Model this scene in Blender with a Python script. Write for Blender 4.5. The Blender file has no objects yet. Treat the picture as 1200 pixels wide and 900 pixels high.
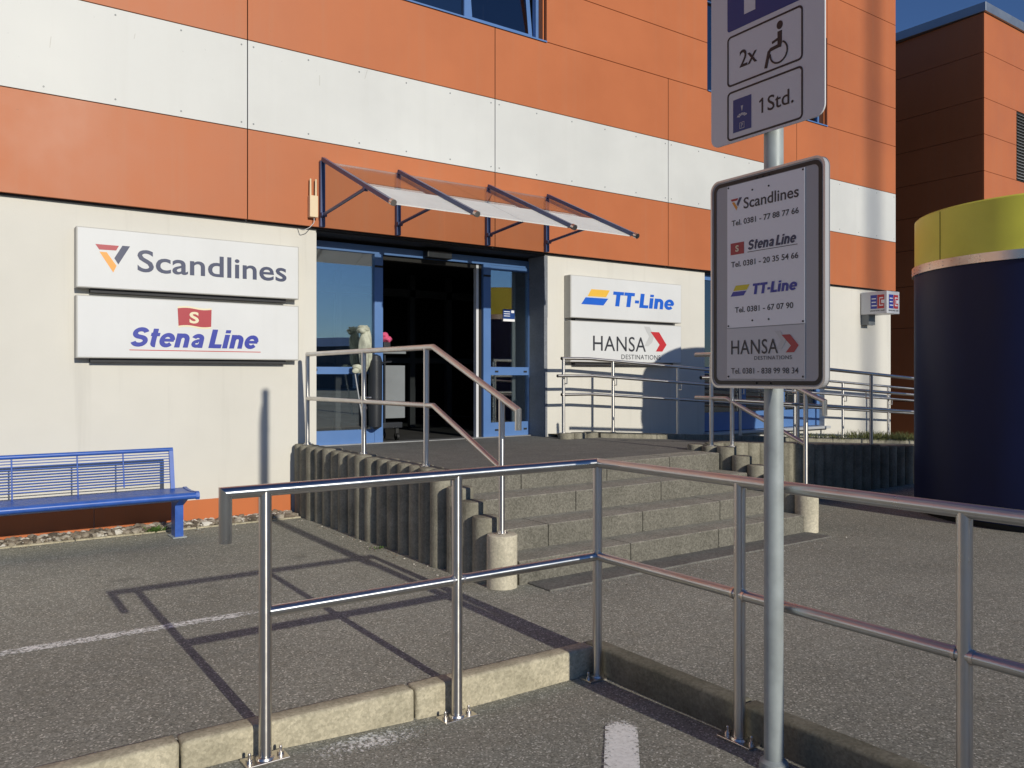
import bpy, bmesh, math, random
from mathutils import Vector, Matrix
random.seed(7)
S = bpy.context.scene
C = S.collection
rad = math.radians

# ---------------------------------------------------------------- camera
cam_d = bpy.data.cameras.new('camera')
cam = bpy.data.objects.new('camera', cam_d); C.objects.link(cam)
cam.location = (0, 0, 1.55)
cam.rotation_euler = (rad(90), 0, rad(-35.5))
cam_d.sensor_width = 36; cam_d.lens = 28.8; cam_d.shift_y = -0.0075
cam_d.clip_start = 0.05; cam_d.clip_end = 2000
S.camera = cam
# ---------------------------------------------------------------- sky, sun, exposure
SUN_DIR = Vector((0.020, 1.0, -0.358)).normalized()
W = bpy.data.worlds.new("World"); S.world = W; W.use_nodes = True
wn = W.node_tree.nodes; wl = W.node_tree.links
sky = wn.new('ShaderNodeTexSky'); sky.sky_type = 'NISHITA'; sky.sun_disc = False
sky.sun_elevation = rad(19.7); sky.sun_rotation = rad(181.0)
sky.air_density = 1.0; sky.dust_density = 0.05; sky.ozone_density = 3.0
bg = wn['Background']; bg.inputs['Strength'].default_value = 0.075
tint = wn.new('ShaderNodeMix'); tint.data_type = 'RGBA'; tint.blend_type = 'MULTIPLY'; tint.inputs[0].default_value = 1.0
tint.inputs[7].default_value = (.80, 1.0, 1.40, 1)      # a clear, deep blue day
wl.new(sky.outputs[0], tint.inputs[6]); wl.new(tint.outputs[2], bg.inputs[0])
sun_d = bpy.data.lights.new('sun', 'SUN'); sun_d.energy = 4.8; sun_d.angle = rad(0.53)
sun_d.color = (1.0, 0.945, 0.815)
sun = bpy.data.objects.new('sun', sun_d); C.objects.link(sun)
sun.location = (0, -20, 15); sun.rotation_euler = SUN_DIR.to_track_quat('-Z', 'Y').to_euler()
S.view_settings.view_transform = 'Standard'; S.view_settings.look = 'None'
S.view_settings.exposure = -0.50; S.view_settings.gamma = 1.0
S.view_settings.use_curve_mapping = False
S.cycles.max_bounces = 8; S.cycles.diffuse_bounces = 2; S.cycles.transparent_max_bounces = 12

# ---------------------------------------------------------------- materials
def nodes_of(name):
    m = bpy.data.materials.new(name); m.use_nodes = True
    nt = m.node_tree; return m, nt, nt.nodes['Principled BSDF']
def coords(nt, scale=(1, 1, 1)):
    g = nt.nodes.new('ShaderNodeNewGeometry'); mp = nt.nodes.new('ShaderNodeMapping')
    mp.inputs['Scale'].default_value = scale
    nt.links.new(g.outputs['Position'], mp.inputs['Vector']); return mp.outputs[0]
def noise(nt, vec, scale, detail=4, rough=.6):
    n = nt.nodes.new('ShaderNodeTexNoise'); n.inputs['Scale'].default_value = scale
    n.inputs['Detail'].default_value = detail; n.inputs['Roughness'].default_value = rough
    nt.links.new(vec, n.inputs['Vector']); return n.outputs['Fac']
def ramp(nt, fac, stops):
    r = nt.nodes.new('ShaderNodeValToRGB'); cr = r.color_ramp
    while len(cr.elements) < len(stops): cr.elements.new(.5)
    for e, (p, c) in zip(cr.elements, stops):
        e.position = p; e.color = (*c, 1) if len(c) == 3 else c
    nt.links.new(fac, r.inputs[0]); return r.outputs[0]
def mix(nt, fac, a, b, mode='MIX'):
    m = nt.nodes.new('ShaderNodeMix'); m.data_type = 'RGBA'; m.blend_type = mode
    for sock, v in ((m.inputs[0], fac), (m.inputs[6], a), (m.inputs[7], b)):
        if isinstance(v, (int, float)): sock.default_value = v
        elif isinstance(v, tuple): sock.default_value = (*v, 1)
        else: nt.links.new(v, sock)
    return m.outputs[2]
def bump(nt, bs, h, strength, dist):
    b = nt.nodes.new('ShaderNodeBump'); b.inputs['Strength'].default_value = strength
    b.inputs['Distance'].default_value = dist
    nt.links.new(h, b.inputs['Height']); nt.links.new(b.outputs[0], bs.inputs['Normal'])
def g3(v): return (v, v, v)

def paint(name, col, rough=.5, metal=0., var=.12, scale=3., bmp=0., bscale=60., spec=.5, stretch=(1, 1, 1), coat=0):
    m, nt, bs = nodes_of(name)
    v = coords(nt, stretch)
    f = noise(nt, v, scale, 6)
    c = mix(nt, 1.0, ramp(nt, f, [(.25, g3(1 - var)), (.75, g3(1 + var * .5))]), tuple(col), 'MULTIPLY')
    nt.links.new(c, bs.inputs['Base Color'])
    bs.inputs['Metallic'].default_value = metal
    rr = ramp(nt, f, [(.3, g3(max(0.03, rough - .06))), (.7, g3(min(1, rough + .06)))])
    nt.links.new(rr, bs.inputs['Roughness'])
    bs.inputs['Specular IOR Level'].default_value = spec
    if coat: bs.inputs['Coat Weight'].default_value = coat
    if bmp: bump(nt, bs, noise(nt, coords(nt), bscale, 5), bmp, .004)
    return m

def asphalt(name, dark, light, speck, brown, sc=1.0, moss=0.0):
    m, nt, bs = nodes_of(name)
    v = coords(nt)
    big = noise(nt, v, .55, 5, .62)
    mid = noise(nt, v, 9 * sc, 5, .7)
    vo = nt.nodes.new('ShaderNodeTexVoronoi'); vo.inputs['Scale'].default_value = 130 * sc
    nt.links.new(v, vo.inputs['Vector'])
    sep = nt.nodes.new('ShaderNodeSeparateColor'); nt.links.new(vo.outputs['Color'], sep.inputs[0])
    base = mix(nt, ramp(nt, big, [(.3, g3(0)), (.72, g3(1))]), tuple(dark), tuple(light))
    base = mix(nt, ramp(nt, mid, [(.42, g3(0)), (.7, g3(.55))]), base, tuple(brown))
    grain = ramp(nt, sep.outputs[0], [(0, g3(.52)), (.5, g3(.93)), (.85, g3(1.1)), (1, g3(1.35))])
    base = mix(nt, .85, base, grain, 'MULTIPLY')
    base = mix(nt, ramp(nt, sep.outputs[1], [(.90, g3(0)), (.97, g3(.75))]), base, tuple(speck))
    wide = noise(nt, v, .23, 3, .5)
    base = mix(nt, 1.0, base, ramp(nt, wide, [(.35, g3(.84)), (.65, g3(1.08))]), 'MULTIPLY')
    # oil spots and old dark stains
    st = noise(nt, v, 2.3, 3, .5)
    base = mix(nt, ramp(nt, st, [(.66, g3(0)), (.74, g3(.35))]), base, tuple(x * .45 for x in dark))
    nt.links.new(base, bs.inputs['Base Color'])
    bs.inputs['Roughness'].default_value = .95; bs.inputs['Specular IOR Level'].default_value = .04
    h = mix(nt, .5, vo.outputs['Distance'], mid)
    bump(nt, bs, h, .28, .004)
    return m

def concrete(name, col, dirt, agg=0.0, bs_=.35, dirtamt=.6, streak=False, riser_shade=False):
    m, nt, bs = nodes_of(name)
    v = coords(nt)
    f = noise(nt, v, 4, 6, .65); f2 = noise(nt, v, 45, 4, .7)
    c = mix(nt, ramp(nt, f, [(.35, g3(0)), (.72, g3(dirtamt))]), tuple(col), tuple(dirt))
    c = mix(nt, .8, c, ramp(nt, f2, [(.25, g3(.68)), (.6, g3(1.02)), (.8, g3(1.12))]), 'MULTIPLY')
    h = f2
    if agg:
        vo = nt.nodes.new('ShaderNodeTexVoronoi'); vo.inputs['Scale'].default_value = 95
        nt.links.new(v, vo.inputs['Vector'])
        sep = nt.nodes.new('ShaderNodeSeparateColor'); nt.links.new(vo.outputs['Color'], sep.inputs[0])
        c = mix(nt, agg, c, ramp(nt, sep.outputs[0], [(0, g3(.4)), (.5, g3(1)), (1, g3(1.6))]), 'MULTIPLY')
        h = mix(nt, .6, f2, vo.outputs['Distance'])
    if streak:
        s = noise(nt, coords(nt, (14, 14, .5)), 1.0, 4, .6)
        c = mix(nt, ramp(nt, s, [(.5, g3(0)), (.75, g3(.5))]), c, tuple(x * .5 for x in dirt))
    if riser_shade:      # risers painted darker by face direction, to offset the low sun
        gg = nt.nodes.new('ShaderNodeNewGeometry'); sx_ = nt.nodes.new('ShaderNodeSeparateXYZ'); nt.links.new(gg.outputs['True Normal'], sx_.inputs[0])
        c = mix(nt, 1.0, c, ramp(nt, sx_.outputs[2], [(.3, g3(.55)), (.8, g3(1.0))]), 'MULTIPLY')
    nt.links.new(c, bs.inputs['Base Color'])
    bs.inputs['Roughness'].default_value = .95; bs.inputs['Specular IOR Level'].default_value = .05
    bump(nt, bs, h, bs_, .005)
    return m

def plaster(name, col):
    m, nt, bs = nodes_of(name)
    v = coords(nt)
    f = noise(nt, v, .7, 6, .6)
    c = mix(nt, ramp(nt, f, [(.3, g3(0)), (.75, g3(1))]), tuple(x * .9 for x in col), tuple(col))
    s = noise(nt, coords(nt, (7, 7, .35)), 1, 5, .6)
    c = mix(nt, ramp(nt, s, [(.56, g3(0)), (.8, g3(.3))]), c, (.42, .40, .36))
    nt.links.new(c, bs.inputs['Base Color'])
    bs.inputs['Roughness'].default_value = .9; bs.inputs['Specular IOR Level'].default_value = .2
    bump(nt, bs, noise(nt, v, 90, 5, .7), .25, .004)
    return m

def panel_mat(name, col, grime):
    m, nt, bs = nodes_of(name)
    v = coords(nt)
    f = noise(nt, v, .8, 5, .6)
    s = noise(nt, coords(nt, (9, 9, .25)), 1, 5, .65)
    c = mix(nt, ramp(nt, f, [(.3, g3(0)), (.75, g3(1))]), tuple(x * .9 for x in col), tuple(x * 1.04 for x in col))
    c = mix(nt, ramp(nt, s, [(.5, g3(0)), (.8, g3(.22))]), c, tuple(grime))
    sp = noise(nt, v, 26, 2, .5)
    c = mix(nt, ramp(nt, sp, [(.76, g3(0)), (.8, g3(.3))]), c, tuple(x * .5 for x in col))
    nt.links.new(c, bs.inputs['Base Color'])
    rr = ramp(nt, f, [(.3, g3(.38)), (.7, g3(.55))])
    nt.links.new(rr, bs.inputs['Roughness'])
    bs.inputs['Specular IOR Level'].default_value = .32
    bump(nt, bs, noise(nt, v, 1.3, 2), .05, .02)
    return m

def glass_mat(name, tint, refl_col, base_fac, rough=.0):
    m = bpy.data.materials.new(name); m.use_nodes = True
    nt = m.node_tree; nt.nodes.clear()
    out = nt.nodes.new('ShaderNodeOutputMaterial')
    tr = nt.nodes.new('ShaderNodeBsdfTransparent'); tr.inputs[0].default_value = (*tint, 1)
    gl = nt.nodes.new('ShaderNodeBsdfGlossy'); gl.inputs['Color'].default_value = (*refl_col, 1)
    gl.inputs['Roughness'].default_value = rough
    fr = nt.nodes.new('ShaderNodeLayerWeight'); fr.inputs['Blend'].default_value = .5
    pw = nt.nodes.new('ShaderNodeMath'); pw.operation = 'POWER'; pw.inputs[1].default_value = 4.0
    nt.links.new(fr.outputs['Facing'], pw.inputs[0])
    ad = nt.nodes.new('ShaderNodeMath'); ad.operation = 'MULTIPLY_ADD'; ad.use_clamp = True
    ad.inputs[1].default_value = .8; ad.inputs[2].default_value = base_fac
    nt.links.new(pw.outputs[0], ad.inputs[0])
    mx = nt.nodes.new('ShaderNodeMixShader')
    nt.links.new(ad.outputs[0], mx.inputs[0]); nt.links.new(tr.outputs[0], mx.inputs[1]); nt.links.new(gl.outputs[0], mx.inputs[2])
    bp = nt.nodes.new('ShaderNodeBump'); bp.inputs['Strength'].default_value = .04; bp.inputs['Distance'].default_value = .02
    nt.links.new(noise(nt, coords(nt), 1.2, 1), bp.inputs['Height']); nt.links.new(bp.outputs[0], gl.inputs['Normal'])
    nt.links.new(mx.outputs[0], out.inputs[0])
    return m

def frosted_mat(name):
    m = bpy.data.materials.new(name); m.use_nodes = True
    nt = m.node_tree; nt.nodes.clear()
    out = nt.nodes.new('ShaderNodeOutputMaterial')
    f = noise(nt, coords(nt), 5, 4)
    col = ramp(nt, f, [(.3, (.86, .86, .84)), (.7, (.93, .93, .91))])
    t = nt.nodes.new('ShaderNodeBsdfTranslucent'); d = nt.nodes.new('ShaderNodeBsdfDiffuse')
    nt.links.new(col, t.inputs[0]); nt.links.new(col, d.inputs[0])
    a = nt.nodes.new('ShaderNodeMixShader'); a.inputs[0].default_value = .62
    nt.links.new(t.outputs[0], a.inputs[1]); nt.links.new(d.outputs[0], a.inputs[2])
    tp = nt.nodes.new('ShaderNodeBsdfTransparent'); b = nt.nodes.new('ShaderNodeMixShader'); b.inputs[0].default_value = .07
    nt.links.new(a.outputs[0], b.inputs[1]); nt.links.new(tp.outputs[0], b.inputs[2])
    nt.links.new(b.outputs[0], out.inputs[0]); return m

def steel_mat(name, col, rough, tan=None):
    m, nt, bs = nodes_of(name)
    v = coords(nt)
    f = noise(nt, v, 5, 5, .6)
    c = mix(nt, ramp(nt, f, [(.35, g3(0)), (.8, g3(1))]), tuple(col), tuple(x * .86 for x in col))
    nt.links.new(c, bs.inputs['Base Color']); bs.inputs['Metallic'].default_value = 1
    nt.links.new(ramp(nt, noise(nt, v, 9, 4), [(.3, g3(rough - .03)), (.7, g3(rough + .05))]), bs.inputs['Roughness'])
    if tan:                       # ground along its length: the highlight runs along the tube
        bs.inputs['Anisotropic'].default_value = .82
        cv = nt.nodes.new('ShaderNodeCombineXYZ')
        if tan == 'rail':         # the front railing's legs: along the facade, and towards the car bays
            sp_ = nt.nodes.new('ShaderNodeSeparateXYZ'); nt.links.new(v, sp_.inputs[0])
            gt = nt.nodes.new('ShaderNodeMath'); gt.operation = 'GREATER_THAN'; gt.inputs[1].default_value = 3.145; nt.links.new(sp_.outputs[1], gt.inputs[0])
            lt = nt.nodes.new('ShaderNodeMath'); lt.operation = 'SUBTRACT'; lt.inputs[0].default_value = 1.0; nt.links.new(gt.outputs[0], lt.inputs[1])
            nt.links.new(gt.outputs[0], cv.inputs[0]); nt.links.new(lt.outputs[0], cv.inputs[1])
        else:
            for i in range(3): cv.inputs[i].default_value = tan[i]
        nt.links.new(cv.outputs[0], bs.inputs['Tangent'])
    return m

M = {}
M['road'] = asphalt('road_asphalt', (.29, .283, .242), (.385, .375, .32), (.80, .77, .69), (.265, .252, .205), 1.12)
M['pave'] = asphalt('pavement_asphalt', (.265, .259, .222), (.38, .37, .315), (.80, .76, .66), (.30, .285, .23), 1.08)
M['landing'] = concrete('landing_concrete', (.21, .20, .183), (.14, .133, .12), .35, .3)
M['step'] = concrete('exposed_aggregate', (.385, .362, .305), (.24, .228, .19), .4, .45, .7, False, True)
M['kerb'] = concrete('kerb_concrete', (.58, .52, .385), (.30, .27, .19), .25, .25, .75)
M['kerbshade'] = concrete('kerb_concrete_shaded', (.22, .205, .16), (.10, .094, .066), .2, .15, .7)  # shade of the right kerb put into a darker concrete colour
M['pal'] = concrete('palisade_concrete', (.36, .335, .265), (.14, .13, .10), .15, .4, .75, True)
M['palclean'] = concrete('palisade_concrete_pale', (.66, .60, .47), (.42, .385, .29), .15, .25, .75)
M['plaster'] = plaster('cream_plaster', (.72, .695, .635))
M['orange'] = panel_mat('orange_panel', (.51, .156, .057), (.42, .21, .12))
M['white'] = panel_mat('white_panel', (.665, .665, .645), (.56, .55, .52))
M['plinth'] = panel_mat('orange_plinth', (.56, .165, .055), (.30, .14, .08))
M['backing'] = paint('dark_backing', (.02, .018, .016), .8)
M['soffit'] = paint('dark_soffit', (.035, .035, .04), .7)
M['blue'] = paint('blue_frame_paint', (.095, .20, .45), .4, var=.08)
M['bench'] = paint('bench_blue_paint', (.035, .115, .46), .35, var=.22, scale=12)
M['navy'] = paint('navy_steel', (.06, .085, .19), .35, var=.15)
M['greyjamb'] = concrete('grey_jamb', (.24, .255, .285), (.17, .18, .20), 0, .3)
M['glass'] = glass_mat('door_glass', (.82, .86, .86), (.85, .92, .95), .34)
M['wglass'] = glass_mat('window_glass', (.30, .33, .34), (.85, .92, 1.0), .20)
M['cglass'] = glass_mat('canopy_glass', (.86, .88, .88), (.9, .95, 1), .02)
M['frost'] = frosted_mat('frosted_glass')
M['steel'] = steel_mat('brushed_stainless_rail', (.62, .63, .63), .30, 'rail'); M['steelv'] = steel_mat('brushed_stainless_post', (.66, .63, .60), .30, (0, 0, 1))
M['steel2v'] = steel_mat('matt_stainless_post', (.72, .69, .65), .34, (0, 0, 1)); M['steel2y'] = steel_mat('matt_stainless_handrail', (.70, .67, .63), .32, (0, 1, 0)); M['steel2x'] = steel_mat('matt_stainless_ramp_rail', (.70, .67, .63), .32, (1, 0, 0))
M['steel2'] = steel_mat('matt_stainless', (.72, .68, .64), .30)
M['galv'] = paint('galvanised_pole', (.36, .395, .40), .5, .12, var=.22, scale=9, bmp=.1, spec=.4)
M['chrome'] = steel_mat('ring_metal', (.72, .66, .58), .28)
M['alu'] = paint('aluminium_edge', (.55, .55, .55), .4, .8, var=.1)
M['signgrey'] = paint('sign_back_grey', (.42, .42, .44), .45, var=.05)
M['signwhite'] = paint('sign_white', (.68, .68, .70), .35, var=.04)
M['sheet'] = paint('white_sheet', (.88, .88, .90), .35, var=.03)
M['sheetgrey'] = paint('grey_sheet', (.62, .62, .635), .4, var=.04)
M['boxwhite'] = panel_mat('lightbox_acrylic', (.715, .72, .725), (.62, .62, .61))
M['boxside'] = paint('lightbox_side', (.50, .49, .46), .5, var=.1)
M['black'] = paint('black_print', (.012, .012, .014), .45, var=.05)
M['inkgrey'] = paint('charcoal_print', (.035, .036, .045), .45, var=.05)
M['inknavy'] = paint('navy_print', (.045, .055, .115), .45, var=.05)
M['inkblue'] = paint('royal_blue_print', (.03, .045, .36), .4, var=.05)
M['inkbright'] = paint('bright_blue_print', (.012, .12, .62), .4, var=.05)
M['inkred'] = paint('red_print', (.55, .03, .035), .4, var=.05)
M['inkredb'] = paint('dull_red_print', (.42, .035, .05), .4, var=.05)
M['inkorange'] = paint('orange_print', (.85, .36, .05), .4, var=.05)
M['inkyellow'] = paint('yellow_print', (.85, .50, .06), .4, var=.05)
M['inkyel2'] = paint('lemon_print', (.75, .62, .03), .4, var=.05)
M['inkcream'] = paint('cream_print', (.80, .72, .50), .4, var=.05)
M['inklight'] = paint('pale_grey_print', (.56, .56, .56), .4, var=.05)
M['pblue'] = paint('traffic_sign_blue', (.004, .045, .21), .4, var=.04)
M['column'] = paint('column_navy', (.005, .010, .055), .5, spec=.3, var=.25, scale=2.2, stretch=(1, 1, .4))
M['yellow'] = paint('column_yellow', (.80, .78, .09), .4, var=.12, scale=2)
M['cap'] = paint('cap_metal', (.33, .37, .42), .4, .7, var=.1)
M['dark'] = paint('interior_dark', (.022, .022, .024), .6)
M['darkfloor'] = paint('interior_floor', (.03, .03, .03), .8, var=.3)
M['mullion'] = paint('interior_mullion', (.06, .062, .066), .4)
M['plastic'] = paint('dark_plastic', (.025, .027, .032), .35)
M['greyplastic'] = paint('grey_plastic', (.20, .215, .225), .45)
M['bag'] = paint('pale_bag', (.52, .53, .42), .6, var=.45, scale=14, bmp=.6, bscale=30)
M['pink'] = paint('pink_cloth', (.70, .10, .22), .8, var=.35, scale=30)
M['antenna'] = paint('beige_plastic', (.78, .62, .40), .5, var=.05)
M['rubber'] = paint('rubber_black', (.012, .012, .012), .6)
M['vent'] = paint('vent_grey', (.55, .56, .58), .45, .3)
M['shed'] = paint('shed_wall', (.12, .13, .14), .7)
M['soil'] = concrete('bed_soil', (.16, .14, .10), (.09, .08, .05), .3, .6)

def stone_mat():
    m, nt, bs = nodes_of('gravel_stone')
    oi = nt.nodes.new('ShaderNodeAttribute'); oi.attribute_name = 'tone'
    c = ramp(nt, oi.outputs['Fac'], [(0, (.10, .08, .062)), (.4, (.22, .175, .13)), (.72, (.42, .37, .30)), (1, (.74, .70, .63))])
    c = mix(nt, .6, c, ramp(nt, noise(nt, coords(nt), 60, 4), [(.3, g3(.6)), (.7, g3(1.1))]), 'MULTIPLY')
    nt.links.new(c, bs.inputs['Base Color']); bs.inputs['Roughness'].default_value = .85
    return m
M['stone'] = stone_mat()
def grass_mat(name, a, b):
    m, nt, bs = nodes_of(name)
    c = ramp(nt, noise(nt, coords(nt), 14, 3), [(.3, a), (.7, b)])
    nt.links.new(c, bs.inputs['Base Color']); bs.inputs['Roughness'].default_value = .7
    return m
M['grass'] = grass_mat('grass_blades', (.06, .095, .02), (.20, .19, .07))
M['weed'] = grass_mat('weed_leaves', (.05, .12, .02), (.12, .20, .04))
def worn_paint():
    m, nt, bs = nodes_of('worn_road_paint')
    out = nt.nodes['Material Output']
    v = coords(nt)
    c = mix(nt, ramp(nt, noise(nt, v, 60, 4), [(.4, g3(0)), (.7, g3(.5))]), (.93, .92, .88), (.55, .54, .50))
    nt.links.new(c, bs.inputs['Base Color']); bs.inputs['Roughness'].default_value = .8
    at = nt.nodes.new('ShaderNodeAttribute'); at.attribute_name = 'wear'
    ad = nt.nodes.new('ShaderNodeMath'); ad.operation = 'ADD'
    n1 = noise(nt, v, 48, 6, .78)
    nt.links.new(n1, ad.inputs[0]); nt.links.new(at.outputs['Fac'], ad.inputs[1])
    f = ramp(nt, ad.outputs[0], [(.80, g3(1)), (.92, g3(0))])
    tr = nt.nodes.new('ShaderNodeBsdfTransparent'); mx = nt.nodes.new('ShaderNodeMixShader')
    nt.links.new(f, mx.inputs[0]); nt.links.new(tr.outputs[0], mx.inputs[1]); nt.links.new(bs.outputs[0], mx.inputs[2])
    nt.links.new(mx.outputs[0], out.inputs[0])
    return m
M['paintworn'] = worn_paint()

# ---------------------------------------------------------------- mesh builder
ORIGIN = {}
class MB:
    def __init__(s): s.v = []; s.f = []; s.sm = []; s.mi = []; s.mats = []; s.cur = 0
    def mat(s, m):
        if m not in s.mats: s.mats.append(m)
        s.cur = s.mats.index(m); return s
    def add(s, verts, faces, smooth=False):
        o = len(s.v); s.v += [Vector(p) for p in verts]
        for f in faces:
            s.f.append([i + o for i in f]); s.sm.append(smooth); s.mi.append(s.cur)
        return s
    def bm(s, bm_, smooth=False):
        bm_.verts.index_update()
        s.add([v.co.copy() for v in bm_.verts], [[v.index for v in f.verts] for f in bm_.faces], smooth); bm_.free(); return s
    def box(s, a, b, bev=0., seg=2):
        x0, y0, z0 = a; x1, y1, z1 = b
        vs = [(x0, y0, z0), (x1, y0, z0), (x1, y1, z0), (x0, y1, z0), (x0, y0, z1), (x1, y0, z1), (x1, y1, z1), (x0, y1, z1)]
        fs = [(0, 3, 2, 1), (4, 5, 6, 7), (0, 1, 5, 4), (1, 2, 6, 5), (2, 3, 7, 6), (3, 0, 4, 7)]
        if not bev: return s.add(vs, fs)
        b_ = bmesh.new(); vv = [b_.verts.new(p) for p in vs]
        for f in fs: b_.faces.new([vv[i] for i in f])
        bmesh.ops.bevel(b_, geom=b_.edges[:], offset=bev, segments=seg, profile=.5, affect='EDGES')
        return s.bm(b_)
    def obox(s, c, u, v, w, bev=0):   # oriented box: centre and three half vectors
        c, u, v, w = map(Vector, (c, u, v, w))
        vs = [c + a * u + b * v + d * w for d in (-1, 1) for b in (-1, 1) for a in (-1, 1)]
        fs = [(0, 2, 3, 1), (4, 5, 7, 6), (0, 1, 5, 4), (1, 3, 7, 5), (3, 2, 6, 7), (2, 0, 4, 6)]
        return s.add(vs, fs)
    def tube(s, p0, p1, r, n=20, r1=None, caps=True):
        p0, p1 = Vector(p0), Vector(p1); d = (p1 - p0).normalized()
        a = d.orthogonal().normalized(); b = d.cross(a); r1 = r if r1 is None else r1
        ring = lambda p, q: [p + q * (math.cos(t) * a + math.sin(t) * b) for t in (2 * math.pi * i / n for i in range(n))]
        A, B = ring(p0, r), ring(p1, r1)
        s.add(A + B, [(i, (i + 1) % n, n + (i + 1) % n, n + i) for i in range(n)], True)
        if caps: s.add(A, [list(range(n))[::-1]]); s.add(B, [list(range(n))])
        return s
    def path(s, pts, r, n=20, fillet=0.):    # tube along a polyline, mitred or filleted corners
        P = [Vector(p) for p in pts]
        if fillet:
            Q = [P[0]]
            for i in range(1, len(P) - 1):
                a, b, c = P[i - 1], P[i], P[i + 1]
                u, v = (a - b).normalized(), (c - b).normalized()
                p, q = b + u * fillet, b + v * fillet
                for k in range(7):
                    t = k / 6; Q.append((1 - t) ** 2 * p + 2 * t * (1 - t) * b + t * t * q)
            P = Q + [P[-1]]
        dirs = [(P[i + 1] - P[i]).normalized() for i in range(len(P) - 1)]
        a = dirs[0].orthogonal().normalized(); rings = []
        for i, p in enumerate(P):
            if i == 0: t = dirs[0]
            elif i == len(P) - 1: t = dirs[-1]
            else: t = (dirs[i - 1] + dirs[i]).normalized()
            d0 = dirs[max(0, i - 1)]
            if i: a = (a - d0 * a.dot(d0)).normalized()
            b = d0.cross(a)
            rg = []
            for k in range(n):
                an = 2 * math.pi * k / n
                w = r * (math.cos(an) * a + math.sin(an) * b)
                den = d0.dot(t)
                w = w - d0 * (w.dot(t) / den if abs(den) > 1e-6 else 0)
                rg.append(p + w)
            rings.append(rg)
            if 0 < i < len(P) - 1:
                q = d0.rotation_difference(dirs[i]); a = q @ a
        for i in range(len(rings) - 1):
            s.add(rings[i] + rings[i + 1], [(k, (k + 1) % n, n + (k + 1) % n, n + k) for k in range(n)], True)
        s.add(rings[0], [list(range(n))[::-1]]); s.add(rings[-1], [list(range(n))])
        return s
    def lathe(s, c, prof, n=48, smooth=True, a0=0, a1=2 * math.pi):   # prof: (r, z)
        full = abs(a1 - a0 - 2 * math.pi) < 1e-6
        for (r0, z0), (r1, z1) in zip(prof[:-1], prof[1:]):
            A = []; k = n if full else n + 1
            for r, z in ((r0, z0), (r1, z1)):
                A += [(c[0] + r * math.cos(a0 + (a1 - a0) * i / n), c[1] + r * math.sin(a0 + (a1 - a0) * i / n), c[2] + z) for i in range(k)]
            s.add(A, [(i, (i + 1) % k, k + (i + 1) % k, k + i) for i in range(n)], smooth)
        return s
    def poly(s, pts, O, U, V, N, d0, d1):     # 2D polygon extruded along N from d0 to d1 on plane O,U,V
        O, U, V, N = map(Vector, (O, U, V, N)); n = len(pts)
        A = [O + U * p[0] + V * p[1] + N * d0 for p in pts]; B = [O + U * p[0] + V * p[1] + N * d1 for p in pts]
        s.add(A + B, [tuple(range(n))[::-1], tuple(range(n, 2 * n))] + [(i, (i + 1) % n, n + (i + 1) % n, n + i) for i in range(n)]); return s
    def build(s, name, m=None, parent=None, wear=None):
        org = ORIGIN.get(parent, Vector()) if parent else Vector()
        me = bpy.data.meshes.new(name)
        me.from_pydata([p - org for p in s.v], [], s.f)
        mats = s.mats if (m is None) else [m]
        for k in mats: me.materials.append(M[k] if isinstance(k, str) else k)
        for i, p in enumerate(me.polygons):
            p.use_smooth = s.sm[i]
            if m is None: p.material_index = s.mi[i]
        b_ = bmesh.new(); b_.from_mesh(me); bmesh.ops.recalc_face_normals(b_, faces=b_.faces[:]); b_.to_mesh(me); b_.free()
        o = bpy.data.objects.new(name, me); C.objects.link(o)
        if parent: o.parent = parent
        ORIGIN[o] = org
        return o

def tag(o, label=None, cat=None, group=None, kind=None):
    if label: o['label'] = label
    if cat: o['category'] = cat
    if group: o['group'] = group
    if kind: o['kind'] = kind
    return o
def thing(name, label, cat, loc, group=None):
    o = bpy.data.objects.new(name, None); C.objects.link(o); o.location = loc
    o.empty_display_size = .2; ORIGIN[o] = Vector(loc)
    return tag(o, label, cat, group)

# ---------------------------------------------------------------- lettering
def _text_raw(body, offset=0., shear=0., space=1.):
    cu = bpy.data.curves.new('t', 'FONT'); cu.body = body; cu.offset = offset; cu.shear = shear
    cu.space_character = space; cu.resolution_u = 4
    ob = bpy.data.objects.new('t', cu); C.objects.link(ob)
    dg = bpy.context.evaluated_depsgraph_get(); dg.update()
    me = bpy.data.meshes.new_from_object(ob.evaluated_get(dg))
    vs = [(v.co.x, v.co.y) for v in me.vertices]; fs = [tuple(p.vertices) for p in me.polygons]
    bpy.data.objects.remove(ob); bpy.data.curves.remove(cu); bpy.data.meshes.remove(me)
    return vs, fs
_hv, _ = _text_raw('H'); CAPH = max(v[1] for v in _hv) - min(v[1] for v in _hv)
def lettering(mb, body, O, U, V, N, x0, x1, base, cap, bold=0., shear=0., d=.002, space=1.):
    """body set between x0 and x1 along U, baseline at base, capital height cap, on plane O + N*d"""
    O, U, V, N = map(Vector, (O, U, V, N))
    vs, fs = _text_raw(body, bold, shear, space)
    a = min(v[0] for v in vs); b = max(v[0] for v in vs)
    sx = (x1 - x0) / (b - a); sy = cap / (CAPH + 2 * bold)
    mb.add([O + U * (x0 + (v[0] - a) * sx) + V * (base + (v[1] + bold) * sy) + N * d for v in vs], fs)
def _arc(cx, cy, rx, ry, a0, a1, n=22):
    return [(cx + rx * math.cos(rad(a0 + (a1 - a0) * i / n)), cy + ry * math.sin(rad(a0 + (a1 - a0) * i / n))) for i in range(n + 1)]
_w = .235                                  # stem of the heavy letters, capital height 1, x height .74
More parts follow.
